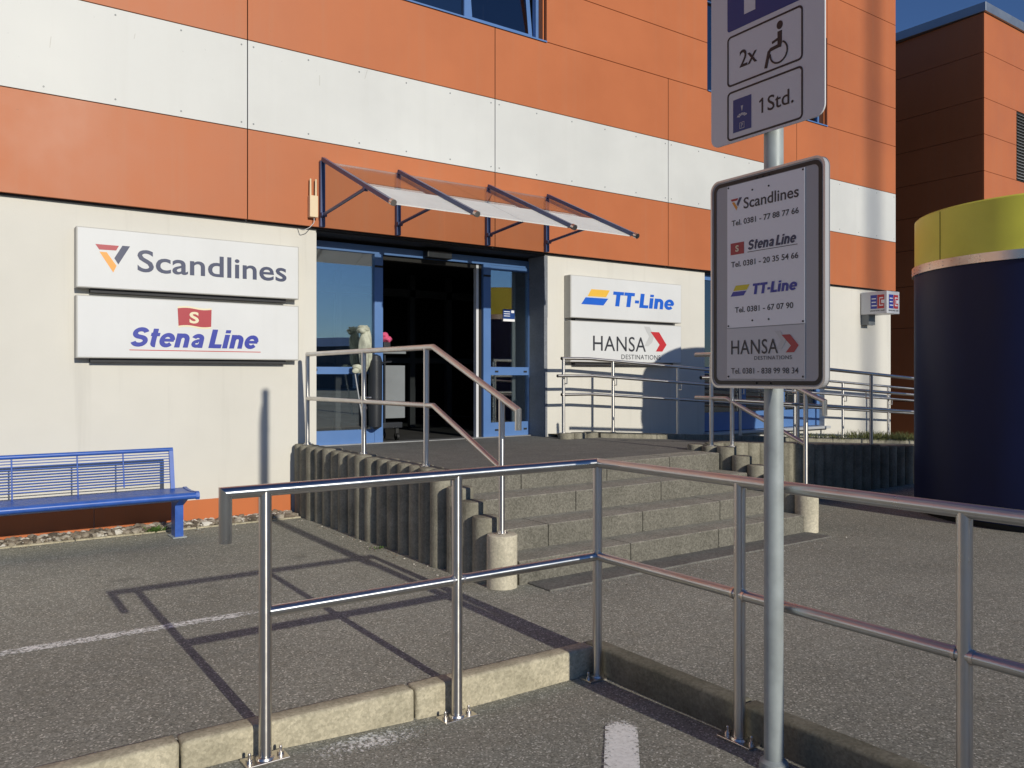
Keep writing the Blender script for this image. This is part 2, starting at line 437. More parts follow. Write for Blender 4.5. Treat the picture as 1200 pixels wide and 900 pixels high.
GLYPH = {                                  # advance, strokes (points, width)
    'S': (.90, [(_arc(.42, .705, .27, .19, 15, 180) + _arc(.42, .705, .27, .19, 180, 262)[1:] + _arc(.42, .305, .29, .195, 80, -10)[0:] + _arc(.42, .305, .29, .195, -10, -165)[1:], .21)]),
    'T': (.80, [([(.02, .89), (.78, .89)], .22), ([(.40, .80), (.40, 0)], .25)]),
    'L': (.70, [([(.16, 1.0), (.16, 0)], .25), ([(.26, .105), (.68, .105)], .21)]),
    'i': (.40, [([(.18, .74), (.18, 0)], _w), ([(.18, .99), (.18, .82)], _w)]),
    'n': (.80, [([(.16, .74), (.16, 0)], _w), (_arc(.38, .42, .21, .21, 180, 0) + [(.595, .2), (.595, 0)], .22)]),
    't': (.50, [([(.21, .95), (.21, .24)] + _arc(.34, .21, .13, .11, 190, 275), .22), ([(.02, .65), (.46, .65)], .17)]),
    'e': (.78, [(_arc(.38, .37, .265, .275, -40, -360), .205), ([(.20, .37), (.72, .37)], .15)]),
    'a': (.76, [(_arc(.34, .47, .205, .165, 165, 0) + [(.55, .3), (.55, 0)], .21), (_arc(.33, .215, .17, .125, 60, 330), .17), ([(.30, .385), (.55, .41)], .12)]),
    '-': (.40, [([(.05, .40), (.35, .40)], .20)]),
    ' ': (.22, []),
}
def heavy(mb, body, O, U, V, N, x0, x1, base, cap, shear, d):
    """hand-drawn heavy slanted letters"""
    W_ = sum(GLYPH[c][0] for c in body); sx = (x1 - x0) / (W_ + shear); x = 0.; k = 0
    for c in body:
        for pts, w in GLYPH[c][1]:
            P = [Vector(p) for p in pts]; m = len(P); L, R_ = [], []
            for i in range(m):
                t = (P[min(m - 1, i + 1)] - P[max(0, i - 1)]).normalized(); nn = Vector((-t.y * 1.16, t.x * 1.02)) * w / 2
                L.append(P[i] + nn); R_.append(P[i] - nn)
            f = lambda p: (x0 + (x + p.x + shear * p.y) * sx, base + p.y * cap)
            for i in range(m - 1):
                Q = [f(L[i]), f(L[i + 1]), f(R_[i + 1]), f(R_[i])]
                Ov, Uv, Vv, Nv = Vector(O), Vector(U), Vector(V), Vector(N)
                mb.add([Ov + Uv * q[0] + Vv * q[1] + Nv * (d + (k % 3) * .0003 + (i % 2) * .00007) for q in Q], [(0, 1, 2, 3)])
            k += 1
        x += GLYPH[c][0]
def rrect(x0, y0, x1, y1, r, n=6):
    pts = []
    for cx, cy, a in ((x1 - r, y1 - r, 0), (x0 + r, y1 - r, 90), (x0 + r, y0 + r, 180), (x1 - r, y0 + r, 270)):
        for k in range(n + 1):
            t = rad(a + 90 * k / n); pts.append((cx + r * math.cos(t), cy + r * math.sin(t)))
    return pts
def ring(mb, outer, inner, O, U, V, N, d):
    O, U, V, N = map(Vector, (O, U, V, N)); n = len(outer)
    P = [O + U * p[0] + V * p[1] + N * d for p in outer] + [O + U * p[0] + V * p[1] + N * d for p in inner]
    mb.add(P, [(i, (i + 1) % n, n + (i + 1) % n, n + i) for i in range(n)])
def stroke(mb, pts, w, O, U, V, N, d0, d1, closed=False):
    P = [Vector(p) for p in pts]; m = len(P); L, R = [], []
    for i in range(m):
        a = P[(i - 1) % m] if (i or closed) else P[i]; b = P[(i + 1) % m] if (i < m - 1 or closed) else P[i]
        t = (b - a).normalized(); nn = Vector((-t.y, t.x)) * w / 2
        L.append(P[i] + nn); R.append(P[i] - nn)
    if closed: 
        for i in range(m): mb.poly([L[i], L[(i + 1) % m], R[(i + 1) % m], R[i]], O, U, V, N, d0, d1)
    else: mb.poly(L + R[::-1], O, U, V, N, d0, d1)
FX = ((1, 0, 0), (0, 0, 1), (0, -1, 0))       # facing the road from the facade
SX = ((0, -1, 0), (0, 0, 1), (-1, 0, 0))      # facing the car bays from the pole

# ================================================================ GROUND
ZP = .13; ZL = .78
def cl(t): return max(0., min(1., t))
def roadz(x, y): return .048 * cl((1.95 - x) / .9) * cl((y + 6) / 8) + .028 * cl((3.1 - y) / 1.0) * cl((x - 1.6) / .6)
def pavez(x, y):
    z = ZP
    z += .022 * cl((2.2 - x) / 1.4) * cl((5.2 - y) / 1.5)
    if x > 2.2: z += .026 * max(0, min(5, 3.1 - y)) * cl((9 - x) / 4)
    return z
def frange(a, b, st):
    n = max(1, round((b - a) / st)); return [a + (b - a) * i / n for i in range(n + 1)]
def sheet(mb, xs, ys, fz):
    vs = [(x, y, fz(x, y)) for y in ys for x in xs]; n = len(xs)
    mb.add(vs, [(j * n + i, j * n + i + 1, (j + 1) * n + i + 1, (j + 1) * n + i) for j in range(len(ys) - 1) for i in range(n - 1)], True)
KX = 2.84; KY = 3.23
mb = MB(); sheet(mb, [-500, -60] + frange(-12, KX + .05, .3), [-500, -60] + frange(-12, KY + .06, .3), roadz)
skew = lambda v: v.__setitem__(0, v[0] - .04 * cl((KY - v[1]) / 12) * 12 * cl((v[0] - 1.5) / 1.3)) if v[1] < KY else None
for v in mb.v: skew(v)
tag(mb.build('road', 'road'), kind='structure')
mb = MB()
sheet(mb, [-500, -60] + frange(-12, KX + .06, .3), frange(KY + .08, 8.3, .25) , pavez)
sheet(mb, frange(KX + .06, 30, .3) + [80, 500], [-500, -60] + frange(-12, KY + .08, .3) + frange(KY + .08, 8.3, .25)[1:], pavez)
for v in mb.v:
    if v[0] > KX: v[0] -= .04 * max(0, min(12, KY - v[1])) * cl((9 - v[0]) / 5)
tag(mb.build('pavement', 'pave'), kind='structure')
mb = MB(); sheet(mb, [-500, 500], [8.3, 500], lambda x, y: ZP - .01); tag(mb.build('ground', 'pave'), kind='structure')

# kerb, one edging course along each side of the sunken parking bay, in separate stones
def kerb_run(p, q, nrm, name, fz, fb, m='kerb'):
    p, q, nrm = Vector(p), Vector(q), Vector(nrm); L = (q - p).length; u = (q - p) / L
    mb = MB(); t = 0; first = True
    while t < L:
        l = min(1.0 if not first else 1.06, L - t); first = False
        b_ = bmesh.new()
        a = p + u * (t + .004); b = p + u * (t + l - .004); j = random.uniform(-.003, .004)
        vs = []
        for e in (a, b):
            zt = fz(e.x, e.y) + .012 + j; zb = fb(e.x, e.y) - .12
            for k, z in ((0, zb), (.10, zb), (.10, zt), (.0, zt)):
                w = e + nrm * (k + j * .6); vs.append(b_.verts.new((w.x, w.y, z)))
        for f in ((0, 1, 2, 3), (7, 6, 5, 4), (0, 4, 5, 1), (1, 5, 6, 2), (2, 6, 7, 3), (3, 7, 4, 0)): b_.faces.new([vs[i] for i in f])
        bmesh.ops.bevel(b_, geom=b_.edges[:], offset=.016, segments=3, profile=.5, affect='EDGES')
        bmesh.ops.subdivide_edges(b_, edges=[e for e in b_.edges if e.calc_length() > .25], cuts=14)
        for v in b_.verts:
            v.co += Vector((random.uniform(-1, 1), random.uniform(-1, 1), random.uniform(-1, 1))) * .0012
        mb.bm(b_, True); t += l
    return tag(mb.build(name, m), kind='structure')
kerb_run((KX - .0, KY + .0, 0), (-9, KY + .09, 0), (0, 1, 0), 'kerb', pavez, roadz)
kerb_run((KX, KY + .10, 0), (KX - .04 * 12.3, -9, 0), (1, -.04, 0), 'kerb', lambda x, y: pavez(x + .1, y), roadz, 'kerbshade')

# painted marks
def mark(p, q, w, z, name, wearf, fz):
    p, q = Vector(p), Vector(q); L = (q - p).length; u = (q - p) / L; nn = Vector((-u.y, u.x))
    n = max(2, int(L / .06)); m = 5; vs = []; wr = []
    for i in range(n + 1):
        for k in range(m):
            c = p + u * (L * i / n) + nn * (w * (k / (m - 1) - .5)); vs.append((c.x, c.y, fz(c.x, c.y) + z)); wr.append(wearf(i / n, k / (m - 1)))
    mb = MB(); mb.add(vs, [(i * m + k, i * m + k + 1, (i + 1) * m + k + 1, (i + 1) * m + k) for i in range(n) for k in range(m - 1)])
    o = mb.build(name, 'paintworn')
    at = o.data.attributes.new('wear', 'FLOAT', 'POINT')
    for i, x in enumerate(wr): at.data[i].value = x
    return tag(o, kind='structure')
edge = lambda k: .10 * (abs(k - .5) * 2) ** 6
mark((2.545, 2.72), (.6, .62), .14, .004, 'road_marking', lambda t, k: .20 + edge(k) * 1.3 + .30 * cl((.05 - t) / .05), roadz)
mark((1.22, 3.12), (1.78, 3.13), .16, .004, 'road_marking', lambda t, k: .325 + edge(k) + .15 * abs(2 * t - 1), roadz)
mark((-9, 4.93), (1.80, 4.9), .125, .004, 'road_marking', lambda t, k: .335 + edge(k) * 1.2 + .2 * cl((t - .97) / .03), pavez)

# ================================================================ STEPS, LANDING, RAMP
Y1, Y2, Y3, Y4, Y0 = 5.475, 5.13, 4.79, 4.50, 4.25
X0, X1 = 3.27, 6.46
def rampz(x): return ZL - .058 * max(0., x - 6.8)
mb = MB(); sheet(mb, [3.2, 4.2, 5.2, 5.8, X1, 6.9], [Y1 + .28, 6.4, 7.2, 8.0, 8.56], lambda x, y: ZL)
xs = [6.9, 8, 9, 10, 11, 12, 13, 14, 15, 16, 17.2]
sheet(mb, xs, [5.85, 7.75], lambda x, y: rampz(x))
tag(mb.build('landing', 'landing'), kind='structure')
st = thing('entrance_steps', 'four exposed aggregate concrete steps up to the open glass door', 'steps', (4.86, 4.9, ZP))
def step_blocks(y0, y1, zb, zt, cuts):
    mb = MB(); e = [X0] + cuts + [X1]
    for a, b in zip(e[:-1], e[1:]):
        mb.box((a + .003, y0, zb), (b - .003, y1, zt + random.uniform(-.002, .002)), .007, 2)
    return mb
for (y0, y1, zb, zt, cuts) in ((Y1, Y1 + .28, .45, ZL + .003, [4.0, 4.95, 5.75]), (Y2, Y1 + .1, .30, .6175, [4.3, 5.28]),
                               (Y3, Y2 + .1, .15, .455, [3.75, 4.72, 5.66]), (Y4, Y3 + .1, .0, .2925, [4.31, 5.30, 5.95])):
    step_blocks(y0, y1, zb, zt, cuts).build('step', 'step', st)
mb = MB()
for a, b in ((3.34, 4.30), (4.305, 5.52), (5.525, 6.5)): mb.box((a, Y0, ZP - .1), (b, Y4 + .1, ZP + .012 if a < 5 else ZP + .010), .005)
mb.build('base_slab', 'landing', st)

# palisades
def palisade_mesh(h, r=.098, sink=.15, seed=0, m='pal'):
    rnd = random.Random(seed); mb = MB(); n = 22
    prof = [(r, -sink), (r, h * .33), (r, h * .66), (r, h - .012), (r * .985, h - .005), (r * .96, h - .0015), (r * .93, h)]
    mb.lathe((0, 0, 0), prof, n); mb.lathe((0, 0, 0), [(r * .93, h), (.0001, h + .002)], n, True)
    for i in range(len(mb.v)): pass
    me_o = mb.build('concrete_palisade', m)
    b_ = bmesh.new(); b_.from_mesh(me_o.data); bmesh.ops.remove_doubles(b_, verts=b_.verts[:], dist=.0004)
    for v in b_.verts:
        k = rnd.uniform(-.0018, .0018); v.co.x += k; v.co.y += rnd.uniform(-.0018, .0018)
    b_.to_mesh(me_o.data); b_.free()
    for p in me_o.data.polygons: p.use_smooth = True
    return me_o
protos = {}
def palisade(x, y, top, base, label, group, r=.098):
    key = (round(top - base, 2), r)
    if key not in protos:
        o = palisade_mesh(top - base, r, .15, len(protos), 'palclean' if r > .1 else 'pal'); protos[key] = o
    else:
        o = protos[key].copy(); C.objects.link(o)
    o.location = (x, y, base); o.rotation_euler.z = random.uniform(0, 6.28)
    return tag(o, label, 'palisade', group)
GL = 'concrete palisades edging the left side of the steps'
LX = 3.16
y = 8.15
while y > 5.26:
    palisade(LX + random.choice((-.014, -.006, 0, .006, .012)), y, .85 + random.choice((0, 0, 0, .01)), ZP, 'round concrete palisade in the level row left of the landing', GL); y -= .19
words = ['highest', 'second highest', 'third highest', 'lowest']
for (yy, z, w) in ((5.08, .745, 'tallest of the stepped-down palisades left of the steps'), (4.91, .665, 'stepped-down palisade left of the steps, one below the tallest'),
                   (4.735, .58, 'stepped-down palisade left of the steps, just behind the bollard-like end one'), (4.545, .485, 'front end palisade carrying the left handrail post at foot of steps')):
    palisade(LX, yy, z, ZP, w, GL, .104 if yy < 4.6 else .098)
GR = 'concrete palisades edging the right side of the steps'
RX = 6.56
for (yy, z, w) in ((5.86, .84, 'rearmost round palisade at top right of the steps'), (5.665, .835, 'palisade carrying the rear post of the right stair handrail'),
                   (5.465, .84, 'palisade carrying the middle post of the right stair handrail'), (5.275, .765, 'tallest of the stepped-down palisades right of the steps'),
                   (5.09, .69, 'stepped-down palisade right of the steps, one below the tallest'), (4.90, .615, 'stepped-down palisade right of the steps behind the sign pole'),
                   (4.72, .55, 'stepped-down palisade right of the steps, just behind the end one'), (4.545, .485, 'front end palisade carrying the right handrail post at foot of steps')):
    palisade(RX, yy, z, ZP, w, GR, .104 if yy < 4.6 else .098)
GW = 'concrete palisades of the ramp retaining wall'
x = RX + .2
while x < 15.5:
    lit = x < 8.0
    palisade(x, 5.80 + random.uniform(-.004, .004), round(rampz(x) + .075, 2), ZP,
             'sunlit tall palisade of the ramp wall between steps and advertising column' if lit else 'palisade of the ramp wall in the shade of the advertising column', GW); x += .198
# low edging on the far side of the ramp
GE = 'low concrete edging between ramp and facade'
for k, (xx, w) in enumerate(((6.40, 'low round edging block against the wall beside the door'), (6.60, 'second low round edging block from the door'), (6.80, 'third low round edging block, at the start of the straight curb'))):
    palisade(xx, 7.83, ZL + .07, ZL - .2, w, GE, .10)
xx = 6.92; k = 0
while xx < 16.5:
    b_ = MB(); l = 1.0
    zt0, zt1 = rampz(xx) + .07, rampz(xx + l) + .07
    b_.add([(xx, 7.76, zt0 - .3), (xx + l - .01, 7.76, zt1 - .3), (xx + l - .01, 7.92, zt1 - .3), (xx, 7.92, zt0 - .3), (xx, 7.77, zt0), (xx + l - .01, 7.77, zt1), (xx + l - .01, 7.91, zt1), (xx, 7.91, zt0)],
           [(0, 3, 2, 1), (4, 5, 6, 7), (0, 1, 5, 4), (1, 2, 6, 5), (2, 3, 7, 6), (3, 0, 4, 7)])
    o = b_.build('edging_curb', 'pal')
    tag(o, 'straight low concrete curb along the far side of the ramp', 'curb', GE); xx += l
mb = MB(); sheet(mb, [6.45, 6.9] + frange(7.5, 17.2, .5), [7.9, 8.3], lambda x, y: rampz(x) + .03 + .01 * math.sin(x * 5)); tag(mb.build('planting_bed', 'soil'), kind='structure')

# ================================================================ BUILDING
D = 8.25
bld = thing('terminal_building', 'orange and white clad terminal building with cream ground floor and open glass entrance', 'building', (3.0, D, ZP))
EX0, EX1, EZ = 3.345, 6.40, 3.085        # entrance opening
GX0, GX1, GZ0 = 9.40, 12.41, .70         # glazed bay behind the signs
XC = 14.495; XL = -9.35; TOP = 9.07
mb = MB()
mb.box((XL, D, -.2), (EX0, D + .28, 3.14)); mb.box((EX1, D, -.2), (GX0, D + .28, 3.14)); mb.box((GX1, D, -.2), (XC - .03, D + .28, 3.14))
mb.box((GX0, D + .002, -.2), (GX1, D + .28, GZ0 - .02))
mb.build('ground_floor_wall', 'plaster', bld)
mb = MB()
mb.box((EX0 + .001, D + .01, EZ), (EX1 - .001, D + .5, 3.135)); mb.box((GX0 + .001, D + .01, EZ), (GX1 - .001, D + .4, 3.135))
mb.box((XL, D - .03, 3.10), (XC - .02, D - .0, 3.118))
mb.build('soffit', 'soffit', bld)
mb = MB(); mb.box((EX1 - .022, D - .012, ZL), (EX1 + .03, D + .33, EZ - .002)); mb.box((EX1 + .03, D - .01, 2.3), (EX1 + .036, D + .002, EZ - .002)); mb.build('door_jamb', 'greyjamb', bld)
mb = MB(); mb.box((EX0 - .01, D + .28, ZL - .02), (EX0 + .02, D + .38, EZ - .002)); mb.build('door_jamb', 'plaster', bld)
# plinth
mb = MB()
for a, b in ((XL, -.55), (-.545, 1.225), (1.23, 3.065)): mb.box((a, D - .012, -.1), (b, D - .001, .352))
mb.build('plinth', 'plinth', bld)
mb = MB(); mb.box((12.6, D - .012, -.1), (XC - .04, D - .001, .42))
mb.build('plinth', 'plinth', bld)
# upper backing wall and body
mb = MB()
mb.box((XL, D - .03, 3.12), (XC - .02, D + .0, 5.775)); mb.box((XL, D - .03, 5.775), (3.40, D, TOP)); mb.box((6.36, D - .03, 5.775), (9.37, D, TOP)); mb.box((12.36, D - .03, 5.775), (XC - .02, D, TOP))
for a in (3.40, 9.37): mb.box((a, D - .03, 7.25), (a + 2.96 + (.03 if a > 9 else 0), D, TOP))
mb.build('backing_wall', 'backing', bld)
SE = [-9.29, -6.32, -3.35, -.38, 2.592, 5.575, 8.547, 11.52, XC]
ZB = [3.112, 4.012, 4.90, 5.772, 6.47, 7.166, 8.0, TOP]
G_ = .005
def panels(rows, spans):
    mb = MB()
    for r in rows:
        for a, b in spans: mb.box((a + G_, D - .082, ZB[r] + G_), (b - G_, D - .045, ZB[r + 1] - G_))
    return mb
full = list(zip(SE[:-1], SE[1:]))
mb = panels((0, 2), full)
hi = [(-9.29, -3.0), (-3.0, .0), (0., 3.40), (6.36, 9.37), (12.36, XC)]
for r in (3, 4): 
    for a, b in hi: mb.box((a + G_, D - .082, ZB[r] + G_), (b - G_, D - .045, ZB[r + 1] - G_))
for r in (5, 6):
    for a, b in hi + [(3.40, 6.36), (9.37, 12.36)]:
        z0 = ZB[r] if not (r == 5 and (a in (3.40, 9.37))) else 7.25
        mb.box((a + G_, D - .082, z0 + G_), (b - G_, D - .045, ZB[r + 1] - G_))
# corner return facing the recess
for r in (0, 2, 3, 4, 5, 6): mb.box((XC - .04, D - .045, ZB[r] + G_), (XC - .001, D + 3.4, ZB[r + 1] - G_))
mb.build('orange_cladding', 'orange', bld)
mb = panels((1,), full); mb.box((XC - .04, D - .045, ZB[1] + G_), (XC - .001, D + 3.4, ZB[2] - G_)); mb.mats = ['white']; mb.mat('greyplastic')   # with its fixing rivets
for a, b in full:
    for k in range(6):
        xx = a + .06 + (b - a - .12) * k / 5
        for z in (ZB[1] + .06, ZB[2] - .06): mb.tube((xx, D - .082, z), (xx, D - .0848, z), .0085, 8)
mb.mat('boxside')      # old scrapes on the panels
for x, z, l, t in ((.865, 4.42, .10, .1), (1.545, 4.66, .05, .2), (3.345, 4.60, .11, .0), (3.86, 4.78, .10, .3)):
    mb.add([(x, D - .0832, z), (x + .006, D - .0832, z), (x + t * l + .006, D - .0832, z + l), (x + t * l, D - .0832, z + l)], [(0, 1, 2, 3)])
mb.build('white_cladding', None, bld)
mb = MB(); mb.box((XL, D - .1, TOP), (XC + .03, D + 8, TOP + .2), .01); mb.build('parapet_cap', 'cap', bld)
mb = MB(); mb.box((XC - .36, D + .001, -.2), (XC - .035, D + 3.4, 3.112)); mb.build('side_wall', 'plaster', bld)
# recess back wall and protruding wing
WX, WY = 17.30, 7.90
mb = MB()
ZW = [ZP - .1, 1.0, 2.6, 3.5, 4.28, 4.98, 5.69, 6.43, 7.16, 8.08, 8.88]
for a, b in zip(ZW[:-1], ZW[1:]):
    mb.obox((WX + .02 + .045 * 1.87, (WY + .02 + D + 3.4) / 2, (a + b) / 2), (.02, 0, 0), (.045 * 1.87, (D + 3.38 - WY) / 2, 0), (0, 0, (b - a) / 2 - G_))
    for p, q in ((WX, 20.3), (20.3, 23.3), (23.3, 26.3)):
        if p == 20.3 and False: pass
        if p == WX and 5.6 < a < 7.1:
            mb.box((p, WY, a + G_), (18.72, WY + .04, b - G_)); mb.box((20.0, WY, a + G_), (q - G_, WY + .04, b - G_))
        else: mb.box((p if p == WX else p + G_, WY, a + G_), (q - G_, WY + .04, b - G_))
mb.build('wing_cladding', 'orange', bld)
mb = MB(); mb.box((WX + .26, WY + .04, ZP - .1), (26.3, D + 3.4, 8.9)); mb.obox((WX + .09 + .045 * 1.87, (WY + .04 + D + 3.4) / 2, 4.5), (.04, 0, 0), (.045 * 1.85, (D + 3.34 - WY) / 2, 0), (0, 0, 4.38)); mb.box((XC - .3, D + 3.4, 0), (WX + .1, D + 3.6, 8.9)); mb.build('wing_wall', 'backing', bld)
mb = MB(); mb.box((WX - .04, WY - .05, 8.885), (26.4, D + 3.5, 9.07), .008); mb.box((XC - .3, D + 3.3, 8.885), (WX - .05, D + 3.6, 9.068)); mb.build('wing_parapet_cap', 'cap', bld)
vt = MB(); vt.box((18.73, WY + .01, 5.70), (19.99, WY + .03, 7.15)); vo_ = vt.build('vent_grille', 'backing', bld)
vt = MB()
for k in range(22):
    z = 5.73 + k * .0645
    vt.add([(18.74, WY - .02, z), (19.98, WY - .02, z), (19.98, WY + .02, z + .035), (18.74, WY + .02, z + .035)], [(0, 1, 2, 3)])
vt.build('louvres', 'vent', vo_)
# body and interior
mb = MB(); mb.box((XL, D + 8, ZP - .1), (XC - .4, D + 8.2, TOP)); mb.box((XL - .01, D + .28, ZP - .1), (XL + .2, D + 8, TOP)); mb.box((XL, D + .3, TOP - .1), (XC, D + 8, TOP - .02)); mb.build('rear_wall', 'plaster', bld)
mb = MB()
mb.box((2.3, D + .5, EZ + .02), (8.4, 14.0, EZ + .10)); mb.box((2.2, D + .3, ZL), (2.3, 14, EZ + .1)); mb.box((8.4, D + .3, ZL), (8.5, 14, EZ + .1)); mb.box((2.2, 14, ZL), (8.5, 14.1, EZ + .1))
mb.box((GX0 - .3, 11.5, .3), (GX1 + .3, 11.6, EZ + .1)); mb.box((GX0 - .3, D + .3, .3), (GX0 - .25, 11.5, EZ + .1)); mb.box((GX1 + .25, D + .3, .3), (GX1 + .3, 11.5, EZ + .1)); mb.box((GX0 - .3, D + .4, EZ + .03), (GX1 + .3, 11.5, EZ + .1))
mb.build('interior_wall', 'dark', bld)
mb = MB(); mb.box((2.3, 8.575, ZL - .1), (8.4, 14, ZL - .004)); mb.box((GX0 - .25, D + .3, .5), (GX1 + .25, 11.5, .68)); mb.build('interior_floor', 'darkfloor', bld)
mb = MB()   # inner lobby doors
for xx in (4.75, 5.35, 5.95, 6.6, 7.2): mb.box((xx, 11.0, ZL), (xx + .09, 11.08, EZ))
mb.box((4.0, 11.0, 2.75), (7.3, 11.09, 2.86)); mb.box((4.0, 11.01, 1.75), (7.3, 11.07, 1.83))
mb.build('inner_lobby_door', 'mullion', bld)

# entrance door (frame plane Y = 8.56..8.64)
FY0, FY1 = 8.56, 8.63
ed = MB()
ed.box((EX0 + .02, FY0, 2.955), (EX1 + .2, FY1, 3.045))                                   # header
ed.box((4.17, FY0 - .004, ZL), (4.275, FY1 + .004, 2.954))
ed.box((EX0 + .02, FY0, ZL), (4.169, FY1, .945)); ed.box((EX0 + .02, FY0, 1.575), (4.169, FY1, 1.655))
ed.box((5.665, FY0 - .004, ZL), (5.775, FY1 + .004, 2.954)); ed.box((6.372, FY0 - .004, ZL), (6.5, FY1 + .004, 2.954))
ed.box((5.776, FY0, ZL), (6.371, FY1, .965)); ed.box((5.776, FY0, 1.565), (6.371, FY1, 1.668))
ed.box((5.776, FY0 + .002, 2.90), (6.371, FY1, 2.953))
door = ed.build('entrance_door', 'blue', bld)
mb = MB(); mb.box((EX0 + .02, 8.59, .946), (4.169, 8.602, 1.574)); mb.box((EX0 + .02, 8.59, 1.656), (4.169, 8.602, 2.954))
mb.build('glass_pane', 'glass', door)
mb = MB(); mb.box((5.776, 8.59, .966), (6.371, 8.602, 1.564)); mb.box((5.776, 8.59, 1.669), (6.371, 8.602, 2.899)); mb.build('glass_pane', 'glass', door)
mb = MB(); mb.box((5.585, 8.60, ZL), (5.62, 8.66, 2.953)); mb.box((6.225, 8.72, ZL), (6.275, 8.75, 2.90)); mb.build('sliding_leaf_edge', 'signwhite', door)
mb = MB(); mb.box((5.62, 8.60, ZL), (5.664, 8.66, 2.953)); mb.box((4.276, 8.60, 2.90), (5.58, 8.68, 2.954))
for (a, b) in ((4.17, 4.275), (5.665, 5.775), (6.372, 6.5)): mb.box((a, FY0 - .007, 2.80), (b, FY0 - .0045, 2.825))
mb.build('gasket', 'backing', door)
mb = MB(); mb.box((4.80, 8.44, 2.955), (5.14, 8.558, 3.045), .012); mb.build('door_sensor', 'plastic', door)
mb = MB()
for z in (1.61, .87):
    for xx in (5.84, 6.29): mb.box((xx, FY0 - .006, z - .01), (xx + .05, FY0 - .001, z + .012))
mb.box((3.42, FY0 - .006, 1.61), (3.48, FY0 - .001, 1.635)); mb.build('rail_catches', 'rubber', door)
mb = MB(); mb.mat('pblue'); mb.box((5.985, 8.584, 2.27), (6.165, 8.589, 2.41)); mb.mat('sheet'); mb.box((5.985, 8.5815, 2.255), (6.165, 8.589, 2.285))
for k in range(3): mb.box((5.995, 8.5822, 2.375 - k * .028), (6.09, 8.584, 2.383 - k * .028))
mb.box((6.11, 8.5822, 2.365), (6.155, 8.584, 2.40)); mb.build('door_sticker', None, door)
mb = MB(); mb.box((EX0 + .02, 8.50, ZL + .001), (6.5, 8.68, ZL + .012)); mb.build('threshold', 'alu', door)

# upper windows
def upper_window(x0, x1, bays, tilt):
    z0, z1 = 5.79, 7.24; Yw = D + .06
    f = MB(); f.box((x0, Yw, z0), (x1, Yw + .07, z0 + .055)); f.box((x0, Yw, z1 - .06), (x1, Yw + .07, z1)); f.box((x0, Yw, z0 + .056), (x0 + .06, Yw + .07, z1 - .061)); f.box((x1 - .06, Yw, z0 + .056), (x1, Yw + .07, z1 - .061))
    for b in bays: f.box((b - .045, Yw - .003, z0 + .056), (b + .045, Yw + .073, z1 - .061))
    w = f.build('window', 'blue', bld)
    s_ = MB(); s_.add([(x0 - .0, D - .10, z0 - .030), (x1, D - .10, z0 - .030), (x1, Yw + .02, z0 + .004), (x0, Yw + .02, z0 + .004), (x0, D - .10, z0 - .012), (x1, D - .10, z0 - .012), (x1, Yw + .02, z0 + .020), (x0, Yw + .02, z0 + .020)],
                      [(0, 3, 2, 1), (4, 5, 6, 7), (0, 1, 5, 4), (1, 2, 6, 5), (2, 3, 7, 6), (3, 0, 4, 7)]); s_.build('sill', 'blue', w)
    e = [x0 + .06] + list(bays) + [x1 - .06]
    p = MB()
    for i, (a, b) in enumerate(zip(e[:-1], e[1:])):
        if i == tilt: continue
        p.box((a + .046, Yw + .03, z0 + .057), (b - .046, Yw + .042, z1 - .062))
    p.build('pane', 'wglass', w)
    if tilt is not None:
        a, b = e[tilt] + .05, e[tilt + 1] - .01
        q = MB(); dz = z1 - z0 - .13; lean = .16
        def sash(xa, xb, za, zb, mb_, t=.05):
            y0_ = Yw + .05 + lean * (za - z0) / dz; y1_ = Yw + .05 + lean * (zb - z0) / dz
            mb_.add([(xa, y0_, za), (xb, y0_, za), (xb, y0_ + t, za), (xa, y0_ + t, za), (xa, y1_, zb), (xb, y1_, zb), (xb, y1_ + t, zb), (xa, y1_ + t, zb)],
                    [(0, 3, 2, 1), (4, 5, 6, 7), (0, 1, 5, 4), (1, 2, 6, 5), (2, 3, 7, 6), (3, 0, 4, 7)])
        sash(a, b, z0 + .06, z0 + .12, q); sash(a, a + .06, z0 + .121, z1 - .13, q); sash(b - .06, b, z0 + .121, z1 - .13, q); sash(a, b, z1 - .129, z1 - .07, q)
        t_ = q.build('tilted_sash', 'blue', w); g = MB(); sash(a + .061, b - .061, z0 + .122, z1 - .131, g, .012); g.build('tilted_pane', 'wglass', t_)
    r = MB(); r.box((x0 - .001, D - .03, z0), (x0 + .018, Yw - .001, z1)); r.box((x1 - .018, D - .03, z0), (x1 + .001, Yw - .001, z1)); r.box((x0 + .02, D - .028, z1 - .02), (x1 - .02, Yw - .001, z1)); r.build('reveal', 'plinth', w)
    k = MB(); k.box((x0, D + 1.3, z0 - .2), (x1, D + 1.35, z1 + .3)); k.box((x0, D + .3, z1 + .02), (x1, D + 1.3, z1 + .07)); k.box((x0 + .1, D + .32, z0 - .1), (x0 + .6, D + .34, z1)); k.build('room_blind', 'mullion', w)
upper_window(3.40, 6.36, [4.28, 5.27, ], 2)
upper_window(9.372, 12.358, [10.37, 11.36], None)

